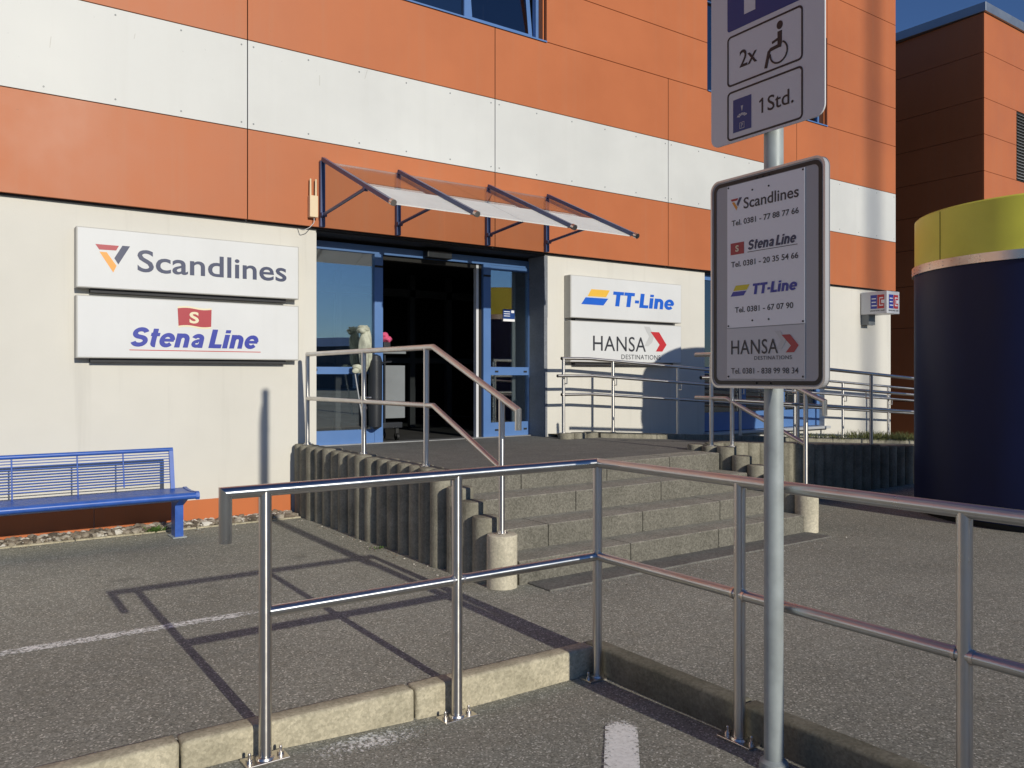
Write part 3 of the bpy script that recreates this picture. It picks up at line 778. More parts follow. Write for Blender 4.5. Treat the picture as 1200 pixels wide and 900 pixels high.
# glazed bay behind the signs
Yb = D + .10
f = MB(); f.box((GX0, Yb, 3.0), (GX1, Yb + .07, 3.083)); f.box((GX0, Yb, GZ0 + .02), (GX1, Yb + .07, GZ0 + .30))
for xx in (GX0, 10.38, 11.36, GX1 - .09): f.box((xx, Yb - .003, GZ0 + .301), (xx + .09, Yb + .073, 2.999))
f.box((GX0 + .091, Yb + .001, 1.60), (10.379, Yb + .069, 1.69)); f.box((10.471, Yb + .001, 1.60), (11.359, Yb + .069, 1.69)); f.box((11.451, Yb + .001, 1.60), (GX1 - .091, Yb + .069, 1.69))
w = f.build('window', 'blue', bld)
p = MB(); p.box((GX0 + .03, Yb + .03, GZ0 + .302), (GX1 - .03, Yb + .042, 2.998)); p.build('pane', 'wglass', w)
s_ = MB(); s_.box((GX0 - .03, D - .09, GZ0 - .03), (GX1 + .05, Yb + .01, GZ0 + .012), .006); s_.build('sill', 'vent', w)

# ================================================================ CANOPY
can = thing('glass_canopy', 'sloping glass canopy on navy steel brackets above the entrance', 'canopy', (4.85, 8.15, 3.1))
YW = D - .083
RXS = (3.363, 4.25, 5.45, 6.341)
def rl(Y): return 3.835 + (Y - 8.15) * (.733 / 1.60)
for i, x in enumerate(RXS):
    mb = MB(); mb.box((x - .026, YW - .05, 3.115), (x + .026, YW - .001, 3.80)); mb.build('bracket', 'navy', can)
    mb = MB(); t = Vector((0, -1.60, -.733)).normalized(); nn = Vector((0, -.733, 1.60)).normalized(); nn = Vector((0, -t.z, t.y)) * -1
    p0 = Vector((x, YW - .05, rl(YW - .05))); p1 = Vector((x, 6.56, rl(6.56))); c = (p0 + p1) / 2
    mb.obox(c, (p1 - p0) / 2, Vector((.018, 0, 0)), nn.normalized() * .020); r = mb.build('rafter', 'navy', can)
    mb = MB(); e = p1; mb.tube(e, e + t * .045, .030, 18); mb.lathe(tuple(e), [(.0, 0)] * 2, 4); mb.build('end_cap', 'steel2', r)
    mb = MB(); mb.path([(x, YW - .05, 3.235), (x, 7.10, rl(7.10) - .03)], .017, 12); mb.tube((x - .03, YW - .07, 3.235), (x + .03, YW - .07, 3.235), .022, 12); mb.tube((x - .022, 7.10, rl(7.10) - .035), (x + .022, 7.10, rl(7.10) - .035), .022, 12); mb.build('strut', 'navy', can)
def canopy_sheet(xa, xb, ya, yb, dz=-.036, t=.010):
    mb = MB(); za, zb = rl(ya) + dz, rl(yb) + dz
    mb.add([(xa, ya, za), (xb, ya, za), (xb, yb, zb), (xa, yb, zb), (xa, ya, za + t), (xb, ya, za + t), (xb, yb, zb + t), (xa, yb, zb + t)],
           [(0, 3, 2, 1), (4, 5, 6, 7), (0, 1, 5, 4), (1, 2, 6, 5), (2, 3, 7, 6), (3, 0, 4, 7)]); return mb
for xa, xb in ((3.37, 4.85), (4.856, 6.34)):
    g = canopy_sheet(xa, xb, 7.24, YW - .012).build('clear_glass', 'cglass', can)
    canopy_sheet(xa, xb, 6.62, 7.238).build('frosted_glass', 'frost', can)
mb = canopy_sheet(3.36, 6.345, YW - .011, YW - .002, -.05, .02); mb.build('wall_rail', 'alu', can)

# ================================================================ WALL SIGNS
def lightbox(name, label, x0, x1, z0, z1):
    o = thing(name, label, 'sign', ((x0 + x1) / 2, D, z0), 'light box signs on the facade')
    mb = MB(); mb.box((x0, 8.122, z0), (x1, 8.245, z1), .006); mb.build('box_body', 'boxside', o)
    mb = MB(); mb.box((x0 + .012, 8.1185, z0 + .01), (x1 - .012, 8.1225, z1 - .01)); mb.build('sign_face', 'boxwhite', o)
    mb = MB(); mb.box((x0 + .12, 8.17, z0 - .035), (x1 - .12, 8.248, z0 - .001)); mb.build('mounting_rail', 'soffit', o)
    return o
OF = (0, 8.1182, 0)
def flat(mb, pts, d=.0015): mb.poly(pts, OF, *FX, 0.0, d)
s1 = lightbox('wall_sign', 'white light box with red, orange and navy V emblem left of the entrance', 1.067, 3.105, 2.338, 2.880)
mb = MB(); mb.mat('inkredb'); flat(mb, [(1.219, 2.733), (1.412, 2.733), (1.389, 2.689), (1.250, 2.686)]); mb.mat('inknavy'); flat(mb, [(1.441, 2.737), (1.505, 2.737), (1.407, 2.564), (1.374, 2.618)])
mb.mat('inkorange'); flat(mb, [(1.252, 2.667), (1.311, 2.667), (1.393, 2.55), (1.365, 2.488)]); mb.build('emblem', None, s1)
mb = MB(); lettering(mb, 'Scandlines', OF, *FX, 1.567, 2.972, 2.512, .20, .013); mb.build('lettering', 'inknavy', s1)
s2 = lightbox('wall_sign', 'white light box with red flag emblem and blue italic lettering left of the entrance', 1.067, 3.105, 1.713, 2.272)
mb = MB(); mb.mat('inkcream')
wave = lambda x: .008 * math.sin((x - 1.92) * 20)
top = [(1.918 + .312 * k / 12, 2.208 + wave(1.918 + .312 * k / 12)) for k in range(13)]; bot = [(1.926 + .30 * k / 12, 2.012 + wave(1.918 + .312 * k / 12)) for k in range(13)]
flat(mb, top + bot[::-1], .0010)
mb.mat('inkredb'); flat(mb, [(p[0], p[1] - .016) for p in top] + [(p[0], p[1] + .016) for p in bot[::-1]], .0018); mb.build('flag_emblem', None, s2)
mb = MB(); lettering(mb, 'S', OF, *FX, 2.025, 2.112, 2.055, .108, .03, d=.0024); mb.build('flag_letter', 'inkcream', s2)
mb = MB(); heavy(mb, 'Stena Line', OF, *FX, 1.495, 2.713, 1.822, .180, .24, .002); mb.build('lettering', 'inkblue', s2)
mb = MB(); flat(mb, [(1.50, 1.788), (2.707, 1.788), (2.707, 1.795), (1.50, 1.795)]); mb.build('underline', 'inkred', s2)
s3 = lightbox('wall_sign', 'white light box with yellow and blue slanted stripes right of the entrance', 6.714, 8.765, 2.305, 2.857)
mb = MB(); mb.mat('inkyellow'); flat(mb, [(7.065, 2.690), (7.389, 2.692), (7.323, 2.598), (7.001, 2.596)]); mb.mat('inkbright'); flat(mb, [(6.967, 2.579), (7.362, 2.581), (7.275, 2.487), (6.892, 2.487)]); mb.build('stripe_emblem', None, s3)
mb = MB(); heavy(mb, 'TT-Line', OF, *FX, 7.42, 8.632, 2.488, .195, .12, .002); mb.build('lettering', 'inkbright', s3)
s4 = lightbox('wall_sign', 'white light box with red arrow chevron and thin dark capitals right of the entrance', 6.714, 8.765, 1.735, 2.270)
mb = MB(); mb.mat('inklight'); flat(mb, [(8.021, 2.235), (8.125, 2.235), (8.215, 2.117), (8.178, 2.02), (8.10, 1.965), (8.03, 1.965), (8.118, 2.10)])
mb.mat('inkred'); flat(mb, [(8.144, 2.165), (8.312, 2.165), (8.459, 1.992), (8.375, 1.896), (8.249, 1.896), (8.322, 1.992)], .0022); mb.build('chevron_emblem', None, s4)
mb = MB(); lettering(mb, 'HANSA', OF, *FX, 7.094, 8.055, 1.888, .195, .002, 0, space=1.05); mb.build('lettering', 'inkgrey', s4)
mb = MB(); lettering(mb, 'DESTINATIONS', OF, *FX, 7.598, 8.336, 1.782, .062, 0, 0, space=1.1); mb.build('small_lettering', 'inkgrey', s4)

# electronic cash box sign at the building corner
ec = thing('cash_sign', 'small square light box with red and blue letters at the far building corner', 'sign', (13.68, D, 2.64))
mb = MB(); mb.box((13.476, 7.752, 2.64), (13.88, 8.235, 3.03), .008); mb.build('box_body', 'signwhite', ec)
mb = MB(); mb.box((13.50, 8.10, 2.46), (13.70, D - .001, 2.639)); mb.build('wall_bracket', 'greyplastic', ec)
def ecface(O, U, V, N, w):
    b = MB(); b.mat('inkblue'); b.poly([(-.36 * w, .07), (-.01 * w, .07), (-.01 * w, .31), (-.36 * w, .31)], O, U, V, N, 0, .001)
    b.mat('inkred'); b.poly([(.01 * w, .07), (.38 * w, .07), (.38 * w, .31), (.01 * w, .31)], O, U, V, N, 0, .001)
    b.mat('sheet')
    for z in (.125, .185, .245): b.poly([(-.30 * w, z - .009), (-.06 * w if z > .13 else -.02 * w, z - .009), (-.06 * w if z > .13 else -.02 * w, z + .009), (-.30 * w, z + .009)], O, U, V, N, 0, .002)
    b.poly([(.12 * w, .115), (.15 * w, .115), (.15 * w, .265), (.12 * w, .265)], O, U, V, N, 0, .0022)
    for z in (.125, .255): b.poly([(.12 * w, z - .01), (.33 * w, z - .01), (.33 * w, z + .01), (.12 * w, z + .01)], O, U, V, N, 0, .002)
    b.poly([(.22 * w, .16), (.385 * w, .16), (.385 * w, .22), (.22 * w, .22)], O, U, V, N, 0, .002)
    b.build('emblem_face', None, ec)
    b = MB(); lettering(b, 'electronic cash', O, U, V, N, -.38 * w, .40 * w, .025, .026, .012, d=.002); b.build('small_lettering', 'black', ec)
ecface((13.475, 7.93, 2.66), *SX, .34); ecface((13.68, 7.751, 2.66), *FX, .40)

# wifi antenna box
an = thing('antenna_box', 'small cream antenna box with two rods beside the canopy', 'antenna', (3.26, 8.16, 3.2))
mb = MB(); mb.box((3.215, 8.10, 3.2), (3.305, YW - .001, 3.425), .006); mb.build('housing', 'antenna', an)
for xx in (3.232, 3.29): mb = MB(); mb.tube((xx, 8.13, 3.42), (xx, 8.13, 3.60), .011, 12, .009); mb.build('antenna_rod', 'antenna', an)
mb = MB(); mb.path([(3.27, 8.13, 3.2), (3.27, 8.12, 3.15), (3.22, 8.12, 3.09), (3.16, 8.14, 3.06), (3.14, 8.24, 3.09)], .004, 8, .02); mb.build('cable', 'vent', an)

# ================================================================ FRONT RAILING
RH, MH, RR = 1.105, .627, .0245
ry = lambda x: 3.17
fr = thing('front_railing', 'L-shaped stainless steel railing around the sunken parking bay', 'railing', (2.80, 3.17, 0))
XR = 2.80
def post(x, y, zb, zt, plate=True, r=RR, dx=1, par=fr, along='x'):
    mb = MB(); mb.tube((x, y, zb), (x, y, zt), r, 24); p = mb.build('post', 'steelv', par)
    if plate:
        mb = MB()
        a, b = (.085, .045) if along == 'x' else (.045, .085)
        mb.box((x - a, y - b, zb + .001), (x + a, y + b, zb + .011), .002); mb.lathe((x, y, zb + .011), [(r + .012, 0), (r + .008, .008), (r, .010)], 20); mb.build('base_plate', 'steel2', p)
        for sx in (-1, 1):
            mb = MB()
            cx, cy = (x + sx * .062, y) if along == 'x' else (x, y + sx * .062)
            mb.tube((cx, cy, zb + .011), (cx, cy, zb + .022), .014, 6); mb.tube((cx, cy, zb + .022), (cx, cy, zb + .040), .0065, 10); mb.lathe((cx, cy, zb + .040), [(.0065, 0), (.004, .005), (.0005, .006)], 10)
            mb.build('anchor_bolt', 'steel2', p)
    return p
def collar(mb, p, d, r=RR): 
    p, d = Vector(p), Vector(d); mb.tube(p - d * .006, p + d * .006, r + .003, 20)
for x in (1.075, 1.955): post(x, ry(x), roadz(x, 3.17), RH - .005)
post(XR, 3.17, 0, RH - .005)
sk = lambda y_: XR - .04 * (3.17 - y_)
up = lambda y_: .006 * (3.17 - y_)
for y_ in (2.235, 1.305, .38, -.54, -1.4): post(sk(y_), y_, roadz(sk(y_), y_), RH + up(y_) - .005, along='y')
zend = RH - .19
mb = MB(); mb.path([(.922, 3.17, zend), (.922, 3.17, RH), (XR, 3.17, RH), (sk(-1.5), -1.5, RH + up(-1.5)), (sk(-1.5), -1.5, RH - .2)], RR, 24); mb.build('top_rail', 'steel', fr)
mb = MB(); mb.path([(1.075 + RR * .6, 3.17, MH), (XR, 3.17, MH), (sk(-1.4), -1.4, MH + 2 * up(-1.4))], RR * .92, 24)
mr = mb.build('middle_rail', 'steel', fr)
def bead(p, d):
    mb = MB(); collar(mb, p, d, RR * .92); mb.build('weld_bead', 'steel2', mr)
for sx in (-1, 1):
    bead((1.955 + sx * (RR + .004), 3.17, MH), (1, 0, 0))
    for y_ in (2.235, 1.305): bead((sk(y_), y_ + sx * (RR + .004), MH + 2 * up(y_)), (.04, 1, 0))

# ================================================================ STAIR HANDRAILS
def stair_rail(name, label, X, ytop, posts, zp):
    o = thing(name, label, 'handrail', (X, 4.55, .485), 'handrails beside the steps')
    H1, H2 = 1.775, 1.325; YK, YE = 5.47, 4.36; ZE1, = (1.325,)
    mb = MB(); mb.path([(X, ytop, H1), (X, YK, H1), (X, YE, ZE1), (X, YE, ZE1 - .13)], .0225, 20); mb.build('top_rail', 'steel2y', o)
    mb = MB(); mb.path([(X, ytop, H2), (X, YK, H2), (X, 4.555, .925)], .0205, 20); mb.build('middle_rail', 'steel2y', o)
    for (y_, zb) in posts:
        t = H1 if y_ > YK else H1 - (YK - y_) * (H1 - ZE1) / (YK - YE)
        mb = MB(); mb.tube((X, y_, zb), (X, y_, t - .005), .0215, 20); p = mb.build('post', 'steel2v', o)
        mb = MB(); mb.tube((X, y_, zb), (X, y_, zb + .008), .045, 20); mb.tube((X + .032, y_ + .01, zb + .008), (X + .032, y_ + .01, zb + .024), .008, 8); mb.tube((X - .032, y_ - .01, zb + .008), (X - .032, y_ - .01, zb + .024), .008, 8); mb.build('base_flange', 'steel2', p)
    return o
ls = stair_rail('stair_handrail', 'stainless handrail on the palisades left of the steps', LX, 8.03, [(8.03, .85), (6.70, .855), (5.58, .85), (4.55, .487)], 0)
mb = MB()
for z in (1.36, 1.27): mb.tube((LX, 6.70, z - .012), (LX, 6.70, z + .012), .028, 16)
mb.tube((LX, 6.70, 1.36), (LX + .07, 6.70, 1.36), .008, 8)
mb.build('post_clamps', 'steel2', ls)
stair_rail('stair_handrail', 'stainless handrail on the palisades right of the steps', RX, 5.88, [(5.665, .835), (5.40, .845), (4.555, .487)], 0)

# ================================================================ RAMP RAILINGS
def ramp_rail(name, label, Y, xs, x_start, x_end, zoff, hand_y, bend=True, sl=.058, xk=6.8):
    o = thing(name, label, 'railing', (xs[0], Y, rampz(xs[0])), 'railings along the ramp')
    f = lambda x: -sl * max(0, x - xk)
    for z, r, yy, xa in ((1.77, .021, Y, x_start), (1.555, .019, Y - hand_y, x_start - .12), (1.325, .019, Y, x_start)):
        z -= zoff
        mb = MB(); mb.path([(xa, yy, z + f(xa)), (xk, yy, z), (x_end, yy, z + f(x_end))], r, 16); mb.build('rail', 'steel2x', o)
    for x in xs:
        mb = MB(); mb.tube((x, Y, rampz(x) + .07), (x, Y, 1.77 - zoff + f(x)), .021, 16)
        p = mb.build('post', 'steel2v', o)
        mb = MB(); mb.path([(x, Y, 1.46 - zoff + f(x)), (x, Y - hand_y, 1.46 - zoff + f(x)), (x, Y - hand_y, 1.55 - zoff + f(x))], .007, 8); mb.build('handrail_bracket', 'steel2', p)
        mb = MB(); mb.tube((x, Y, rampz(x) + .04), (x, Y, rampz(x) + .078), .04, 16); mb.build('base_flange', 'steel2', p)
    return o
ramp_rail('ramp_railing', 'three-bar stainless ramp railing in front of the cream facade', 7.84, [6.37, 7.19, 8.39, 9.7, 11.0, 12.30, 13.67, 15.0], 6.34, 15.0, 0, .07)
ramp_rail('ramp_railing', 'three-bar ramp railing on the palisade wall beside the advertising column', 5.80, [8.2, 9.72, 11.2, 12.7, 14.2], 6.75, 14.6, .02, -.07)

# ================================================================ SIGN POST
sp = thing('sign_post', 'grey steel sign post carrying a parking sign above a telephone sign', 'sign post', (2.755, 2.06, 0))
mb = MB(); mb.tube((2.755, 2.06, -.12), (2.755, 2.06, 3.70), .038, 28); pole = mb.build('pole', 'galv', sp)
mb = MB(); mb.lathe((2.755, 2.06, 3.70), [(.040, -.03), (.040, .0), (.03, .012), (.0005, .016)], 24); mb.build('pole_cap', 'rubber', pole)
mb = MB(); mb.lathe((2.755, 2.06, 0), [(.058, -.02), (.055, .012), (.043, .02), (.0385, .024)], 24); mb.build('base_collar', 'galv', pole)
XS = 2.70
U, V, N = SX
YC = 2.06
def SU(y): return -y       # coordinate along U for a given y
# lower sign
OS = (XS, 0, 0)
x0, x1 = -2.340, -1.780
mb = MB(); mb.poly(rrect(x0, 1.505, x1, 2.367, .04), (XS, 0, 0), U, V, N, -.022, 0.0); ps = mb.build('telephone_sign', 'signgrey', sp)
tag(ps, 'grey board with four white lines of company telephone numbers')
mb = MB(); ring(mb, rrect(x0 + .012, 1.516, x1 - .012, 2.356, .034), rrect(x0 + .028, 1.532, x1 - .028, 2.340, .022), OS, U, V, N, .0012); mb.build('black_border', 'black', ps)
mb = MB(); ring(mb, rrect(x0 - .003, 1.502, x1 + .003, 2.370, .043), rrect(x0 + .006, 1.511, x1 - .006, 2.361, .036), OS, U, V, N, .004); 
o_ = rrect(x0 - .003, 1.502, x1 + .003, 2.370, .043)
mb.poly(o_, OS, U, V, N, -.024, -.0225); mb.build('metal_edge', 'alu', ps)
mb = MB(); mb.box((XS - .0040, 1.867, 1.750), (XS - .0002, 2.250, 2.337)); sh1 = mb.build('white_sheet', 'sheet', ps)
mb = MB(); mb.box((XS - .0035, 1.867, 1.540), (XS - .0002, 2.252, 1.7465)); sh2 = mb.build('grey_sheet', 'sheetgrey', ps)
OT = (XS - .0042, 0, 0)
def fl(mb, pts, d=.0007, d0=.0): mb.poly([(-p[0], p[1]) for p in pts], OT, U, V, N, d0, d)
mb = MB(); k = .36
cx = lambda x, z: (2.231 - (x - 1.219) * .21, 2.231 + (z - 2.488) * .20)
mb.mat('inkredb'); fl(mb, [cx(*p) for p in ((1.219, 2.733), (1.412, 2.733), (1.389, 2.689), (1.250, 2.686))]); mb.mat('inknavy'); fl(mb, [cx(*p) for p in ((1.441, 2.737), (1.505, 2.737), (1.407, 2.564), (1.374, 2.618))]); mb.mat('inkorange'); fl(mb, [cx(*p) for p in ((1.252, 2.667), (1.311, 2.667), (1.393, 2.55), (1.365, 2.488))])
mb.build('emblem', None, sh1); mb = MB()
mb.mat('inkredb'); fl(mb, [(2.231, 2.098), (2.160, 2.098), (2.160, 2.050), (2.231, 2.050)]); mb.mat('inkcream'); lettering(mb, 'S', OT, U, V, N, -2.205, -2.187, 2.061, .026, .03, d=.0012)
mb.build('flag_emblem', None, sh1); mb = MB()
mb.mat('inkyel2'); fl(mb, [(2.203, 1.922), (2.131, 1.922), (2.145, 1.901), (2.217, 1.901)]); mb.mat('inkblue'); fl(mb, [(2.218, 1.8975), (2.147, 1.8975), (2.163, 1.879), (2.231, 1.879)])
mb.build('stripe_emblem', None, sh1); mb = MB()
mb.mat('inkgrey'); fl(mb, [(2.142, 2.0512), (1.899, 2.0512), (1.899, 2.0535), (2.142, 2.0535)]); mb.build('underline', None, sh1); mb = MB()
mb.mat('black')
for y_, z in ((2.243, 2.33), (1.874, 2.33), (2.243, 1.758), (1.874, 1.758), (2.117, 2.300), (2.035, 2.300), (2.117, 1.775), (2.035, 1.775), (2.07, 2.345), (2.10, 2.345), (2.04, 2.345), (2.10, 1.523), (2.03, 1.523), (2.243, 1.549), (1.874, 1.549)):
    mb = MB(); mb.tube((XS - .0008, y_, z), (XS - .0062, y_, z), .0038, 8); mb.build('screw', 'black', ps)
def line(name, m, body, x0, x1, base, cap, bold, shear=0, sheet_=None, space=1.):
    mb = MB(); lettering(mb, body, OT, U, V, N, x0, x1, base, cap, bold, shear, d=.0008, space=space); mb.build(name, m, sheet_ or sh1)
LB = lambda *a, **k: line('company_lettering', *a, **k)
TL = lambda *a, **k: line('telephone_number', 'inkgrey', *a, **k)
LB('inkgrey', 'Scandlines', -2.162, -1.893, 2.231, .044, .012); TL('Tel. 0381 - 77 88 77 66', -2.225, -1.893, 2.169, .0225, .015)
mb = MB(); heavy(mb, 'Stena Line', OT, U, V, N, -2.142, -1.899, 2.060, .040, .24, .0008); mb.build('company_lettering', 'inknavy', sh1); TL('Tel. 0381 - 20 35 54 66', -2.228, -1.895, 1.999, .0225, .015)
mb = MB(); heavy(mb, 'TT-Line', OT, U, V, N, -2.121, -1.895, 1.879, .043, .15, .0008); mb.build('company_lettering', 'inkblue', sh1); TL('Tel. 0381 - 67 07 90', -2.208, -1.918, 1.811, .0225, .015)
mb = MB(); mb.mat('inklight'); fl(mb, [(2.005, 1.727), (1.979, 1.727), (1.951, 1.688), (1.974, 1.655), (2.0, 1.655), (1.976, 1.690)]); mb.mat('inkredb'); fl(mb, [(1.973, 1.711), (1.934, 1.711), (1.894, 1.668), (1.915, 1.642), (1.953, 1.642), (1.929, 1.668)], .001); mb.build('chevron_emblem', None, sh2)
LB('inkgrey', 'HANSA', -2.228, -1.990, 1.640, .057, .003, sheet_=sh2, space=1.05); LB('inkgrey', 'DESTINATIONS', -2.107, -1.925, 1.616, .0145, .0, sheet_=sh2, space=1.1)
TL('Tel. 0381 - 838 99 98 34', -2.228, -1.895, 1.561, .0225, .006, sheet_=sh2)
# upper parking sign
mb = MB(); mb.poly(rrect(-2.343, 2.515, -1.782, 3.46, .04), (XS, 0, 0), U, V, N, -.007, 0.0); pk = mb.build('parking_sign', 'signwhite', sp)
tag(pk, 'white board with blue parking square above two black framed panels')
OP = (XS, 0, 0)
mb = MB(); mb.poly(rrect(-2.252, 2.977, -1.877, 3.41, .012), OP, U, V, N, 0, .001); mb.build('blue_square', 'pblue', pk)
mb = MB(); lettering(mb, 'P', OP, U, V, N, -2.162, -1.965, 3.022, .32, .02, d=.0018); mb.build('parking_letter', 'signwhite', pk)
mb = MB()
for z0, z1 in ((2.748, 2.957), (2.524, 2.727)): ring(mb, rrect(-2.253, z0, -1.877, z1, .02), rrect(-2.245, z0 + .008, -1.885, z1 - .008, .013), OP, U, V, N, .001)
mb.build('panel_frames', 'black', pk)
mb = MB(); lettering(mb, '2x', OP, U, V, N, -2.187, -2.096, 2.812, .069, .01, d=.001); mb.build('number_lettering', 'black', pk)
mb = MB(); lettering(mb, 'Std.', OP, U, V, N, -2.044, -1.920, 2.597, .058, .006, d=.001); mb.poly([(-2.074, 2.597), (-2.066, 2.597), (-2.066, 2.657), (-2.072, 2.657), (-2.086, 2.647), (-2.083, 2.640), (-2.074, 2.646)], OP, U, V, N, 0, .001); mb.build('time_lettering', 'black', pk)
mb = MB()   # wheelchair user symbol
sy = lambda p: (-p[0], p[1])
mb.poly([(-1.985 + .0145 * math.cos(t), 2.916 + .0165 * math.sin(t)) for t in (2 * math.pi * i / 18 for i in range(18))], OP, U, V, N, 0, .001)
stroke(mb, [sy(p) for p in ((1.985, 2.893), (1.985, 2.845), (1.990, 2.832))], .021, OP, U, V, N, 0, .0010)
stroke(mb, [sy(p) for p in ((1.987, 2.866), (2.022, 2.858))], .010, OP, U, V, N, 0, .0013)
stroke(mb, [sy(p) for p in ((1.978, 2.838), (2.028, 2.834), (2.037, 2.828), (2.053, 2.768))], .014, OP, U, V, N, 0, .0016)
stroke(mb, [(-1.990 + .041 * math.cos(rad(a)), 2.812 + .041 * math.sin(rad(a))) for a in range(-185, 75, 13)], .0065, OP, U, V, N, 0, .0019)
mb.build('wheelchair_symbol', 'black', pk)
mb = MB(); mb.poly([(-2.221, 2.553), (-2.126, 2.553), (-2.126, 2.688), (-2.221, 2.688)], OP, U, V, N, 0, .001); di = mb.build('disc_symbol', 'pblue', pk)
mb = MB()
mb.poly([(-2.1795, 2.655), (-2.1675, 2.655), (-2.1735, 2.632)], OP, U, V, N, .0005, .0016)
for k in range(5):
    a0, a1 = rad(160 - k * 28 - 3), rad(160 - k * 28 - 25)
    mb.poly([(-2.1735 + .013 * math.cos(a0), 2.606 + .010 * math.sin(a0)), (-2.1735 + .030 * math.cos(a0), 2.606 + .020 * math.sin(a0)), (-2.1735 + .030 * math.cos(a1), 2.606 + .020 * math.sin(a1)), (-2.1735 + .013 * math.cos(a1), 2.606 + .010 * math.sin(a1))], OP, U, V, N, .0005, .0016)
ring(mb, rrect(-2.186, 2.562, -2.161, 2.588, .002), rrect(-2.184, 2.564, -2.163, 2.586, .0015), OP, U, V, N, .0016)
lettering(mb, 'P', OP, U, V, N, -2.178, -2.168, 2.5665, .017, .0, d=.0017)
mb.build('disc_marks', 'inklight', di)
mb = MB()
for z in (2.65, 3.30, 1.62, 2.25):
    mb.tube((2.755, 2.06, z - .014), (2.755, 2.06, z + .014), .043, 24); mb.box((XS + .022, 1.93, z - .012), (XS + .032, 2.19, z + .012))
mb.build('sign_clamps', 'steel2', sp)

sp.scale = (.971, .971, .971); sp.location = (2.675, 2.0, .045); sp.rotation_euler.z = rad(-2.9)
# ================================================================ BENCH
bn = thing('bench', 'blue metal bench with wire backrest against the cream wall', 'bench', (.95, 7.6, ZP))
BX0, BX1 = -.25, 1.90; ZS = .545
mb = MB()
prof = [(7.36, ZS - .055), (7.345, ZS - .03), (7.355, ZS - .008), (7.38, ZS + .002), (7.43, ZS - .003), (7.52, ZS - .012), (7.62, ZS - .016), (7.74, ZS - .012), (7.80, ZS - .004), (7.82, ZS - .012), (7.815, ZS - .035), (7.78, ZS - .04), (7.62, ZS - .042), (7.44, ZS - .042)]
n = len(prof); vs = [(x, p[0], p[1]) for x in (BX0, BX1) for p in prof]
mb.add(vs, [(i, (i + 1) % n, n + (i + 1) % n, n + i) for i in range(n)], True); mb.add([(BX0, *p) for p in prof], [tuple(range(n))]); mb.add([(BX1, *p) for p in prof], [tuple(range(n))])
mb.build('seat', 'bench', bn)
for x in (BX0 - .02, BX1 - .01): mb = MB(); mb.poly([(p[0], p[1] + (.006 if p[1] > ZS - .03 else -.006)) for p in prof], (x, 0, 0), (0, 1, 0), (0, 0, 1), (1, 0, 0), 0, .03); mb.build('end_trim', 'bench', bn)
by = lambda z: 7.80 + (z - ZS) * .20
mb = MB(); mb.tube((BX0 + .02, by(.885), .885), (BX1 - .085, by(.885), .885), .019, 14)
for xx in (BX0 + .03, BX1 - .10):
    a, b = (xx, by(ZS - .03), ZS - .03), (xx, by(.885), .885); 
    mb.obox(((a[0]), (a[1] + b[1]) / 2, (a[2] + b[2]) / 2), (.018, 0, 0), (0, .014, .0), (0, (b[1] - a[1]) / 2, (b[2] - a[2]) / 2))
br = mb.build('backrest', 'bench', bn)
mb = MB()
for k in range(13):
    z = ZS + .05 + k * .0232; mb.tube((BX0 + .03, by(z) - .005, z), (BX1 - .10, by(z) - .005, z), .0046, 6)
mb.build('wires', 'bench', br)
mb = MB()
for xx in (.08, .56, 1.04, ): mb.tube((xx, by(ZS - .02), ZS - .02), (xx, by(.88), .88), .0065, 8)
for xx in (1.40,): mb.tube((xx, by(ZS + .03), ZS + .03), (xx, by(.88), .88), .0065, 8)
mb.build('uprights', 'bench', br)
for xx in (BX0 + .12, BX1 - .10):
    mb = MB(); mb.poly([(7.56, ZP), (7.70, ZP), (7.69, ZS - .13), (7.78, ZS - .06), (7.78, ZS - .04), (7.40, ZS - .045), (7.40, ZS - .06), (7.56, ZS - .13)], (xx - .035, 0, 0), (0, 1, 0), (0, 0, 1), (1, 0, 0), 0, .07)
    lg = mb.build('leg', 'bench', bn)
    mb = MB(); mb.box((xx - .06, 7.53, ZP + .001), (xx + .06, 7.74, ZP + .012), .003); mb.build('foot_plate', 'galv', lg)

# ================================================================ ADVERTISING COLUMN
AX, AY, AR = 9.31, 3.56, 1.29
ac = thing('advertising_column', 'large round navy advertising column with yellow top band and metal ring', 'column', (AX, AY, ZP))
mb = MB(); mb.lathe((AX, AY, 0), [(AR, ZP + .06), (AR, 1.2), (AR, 2.62)], 96); bd = mb.build('body', 'column', ac)
mb = MB(); mb.lathe((AX, AY, 0), [(AR, 2.615), (AR + .022, 2.615), (AR + .022, 2.70), (AR, 2.70)], 96); rg = mb.build('metal_ring', 'chrome', ac)
mb = MB()
for a in range(40):
    t = rad(a * 9 + 3); c = Vector((math.cos(t), math.sin(t), 0))
    for z in (2.64, 2.675): mb.tube(Vector((AX, AY, z)) + c * (AR + .021), Vector((AX, AY, z)) + c * (AR + .026), .006, 8)
mb.build('rivets', 'steel2', rg)
mb = MB(); mb.lathe((AX, AY, 0), [(AR - .004, 2.70), (AR - .004, 3.19), (AR - .02, 3.205), (AR - .15, 3.21), (.01, 3.24)], 96); yb = mb.build('yellow_band', 'yellow', ac)
mb = MB()
for a in range(8):
    t = rad(a * 45 + 198); mb.obox((AX + (AR - .003) * math.cos(t), AY + (AR - .003) * math.sin(t), 2.945), (-.003 * math.sin(t), .003 * math.cos(t), 0), (.002 * math.cos(t), .002 * math.sin(t), 0), (0, 0, .24))
mb.build('band_seams', 'backing', yb)
mb = MB(); mb.lathe((AX, AY, 0), [(AR - .05, ZP - .05), (AR - .05, ZP + .07)], 96); mb.build('foot', 'rubber', ac)

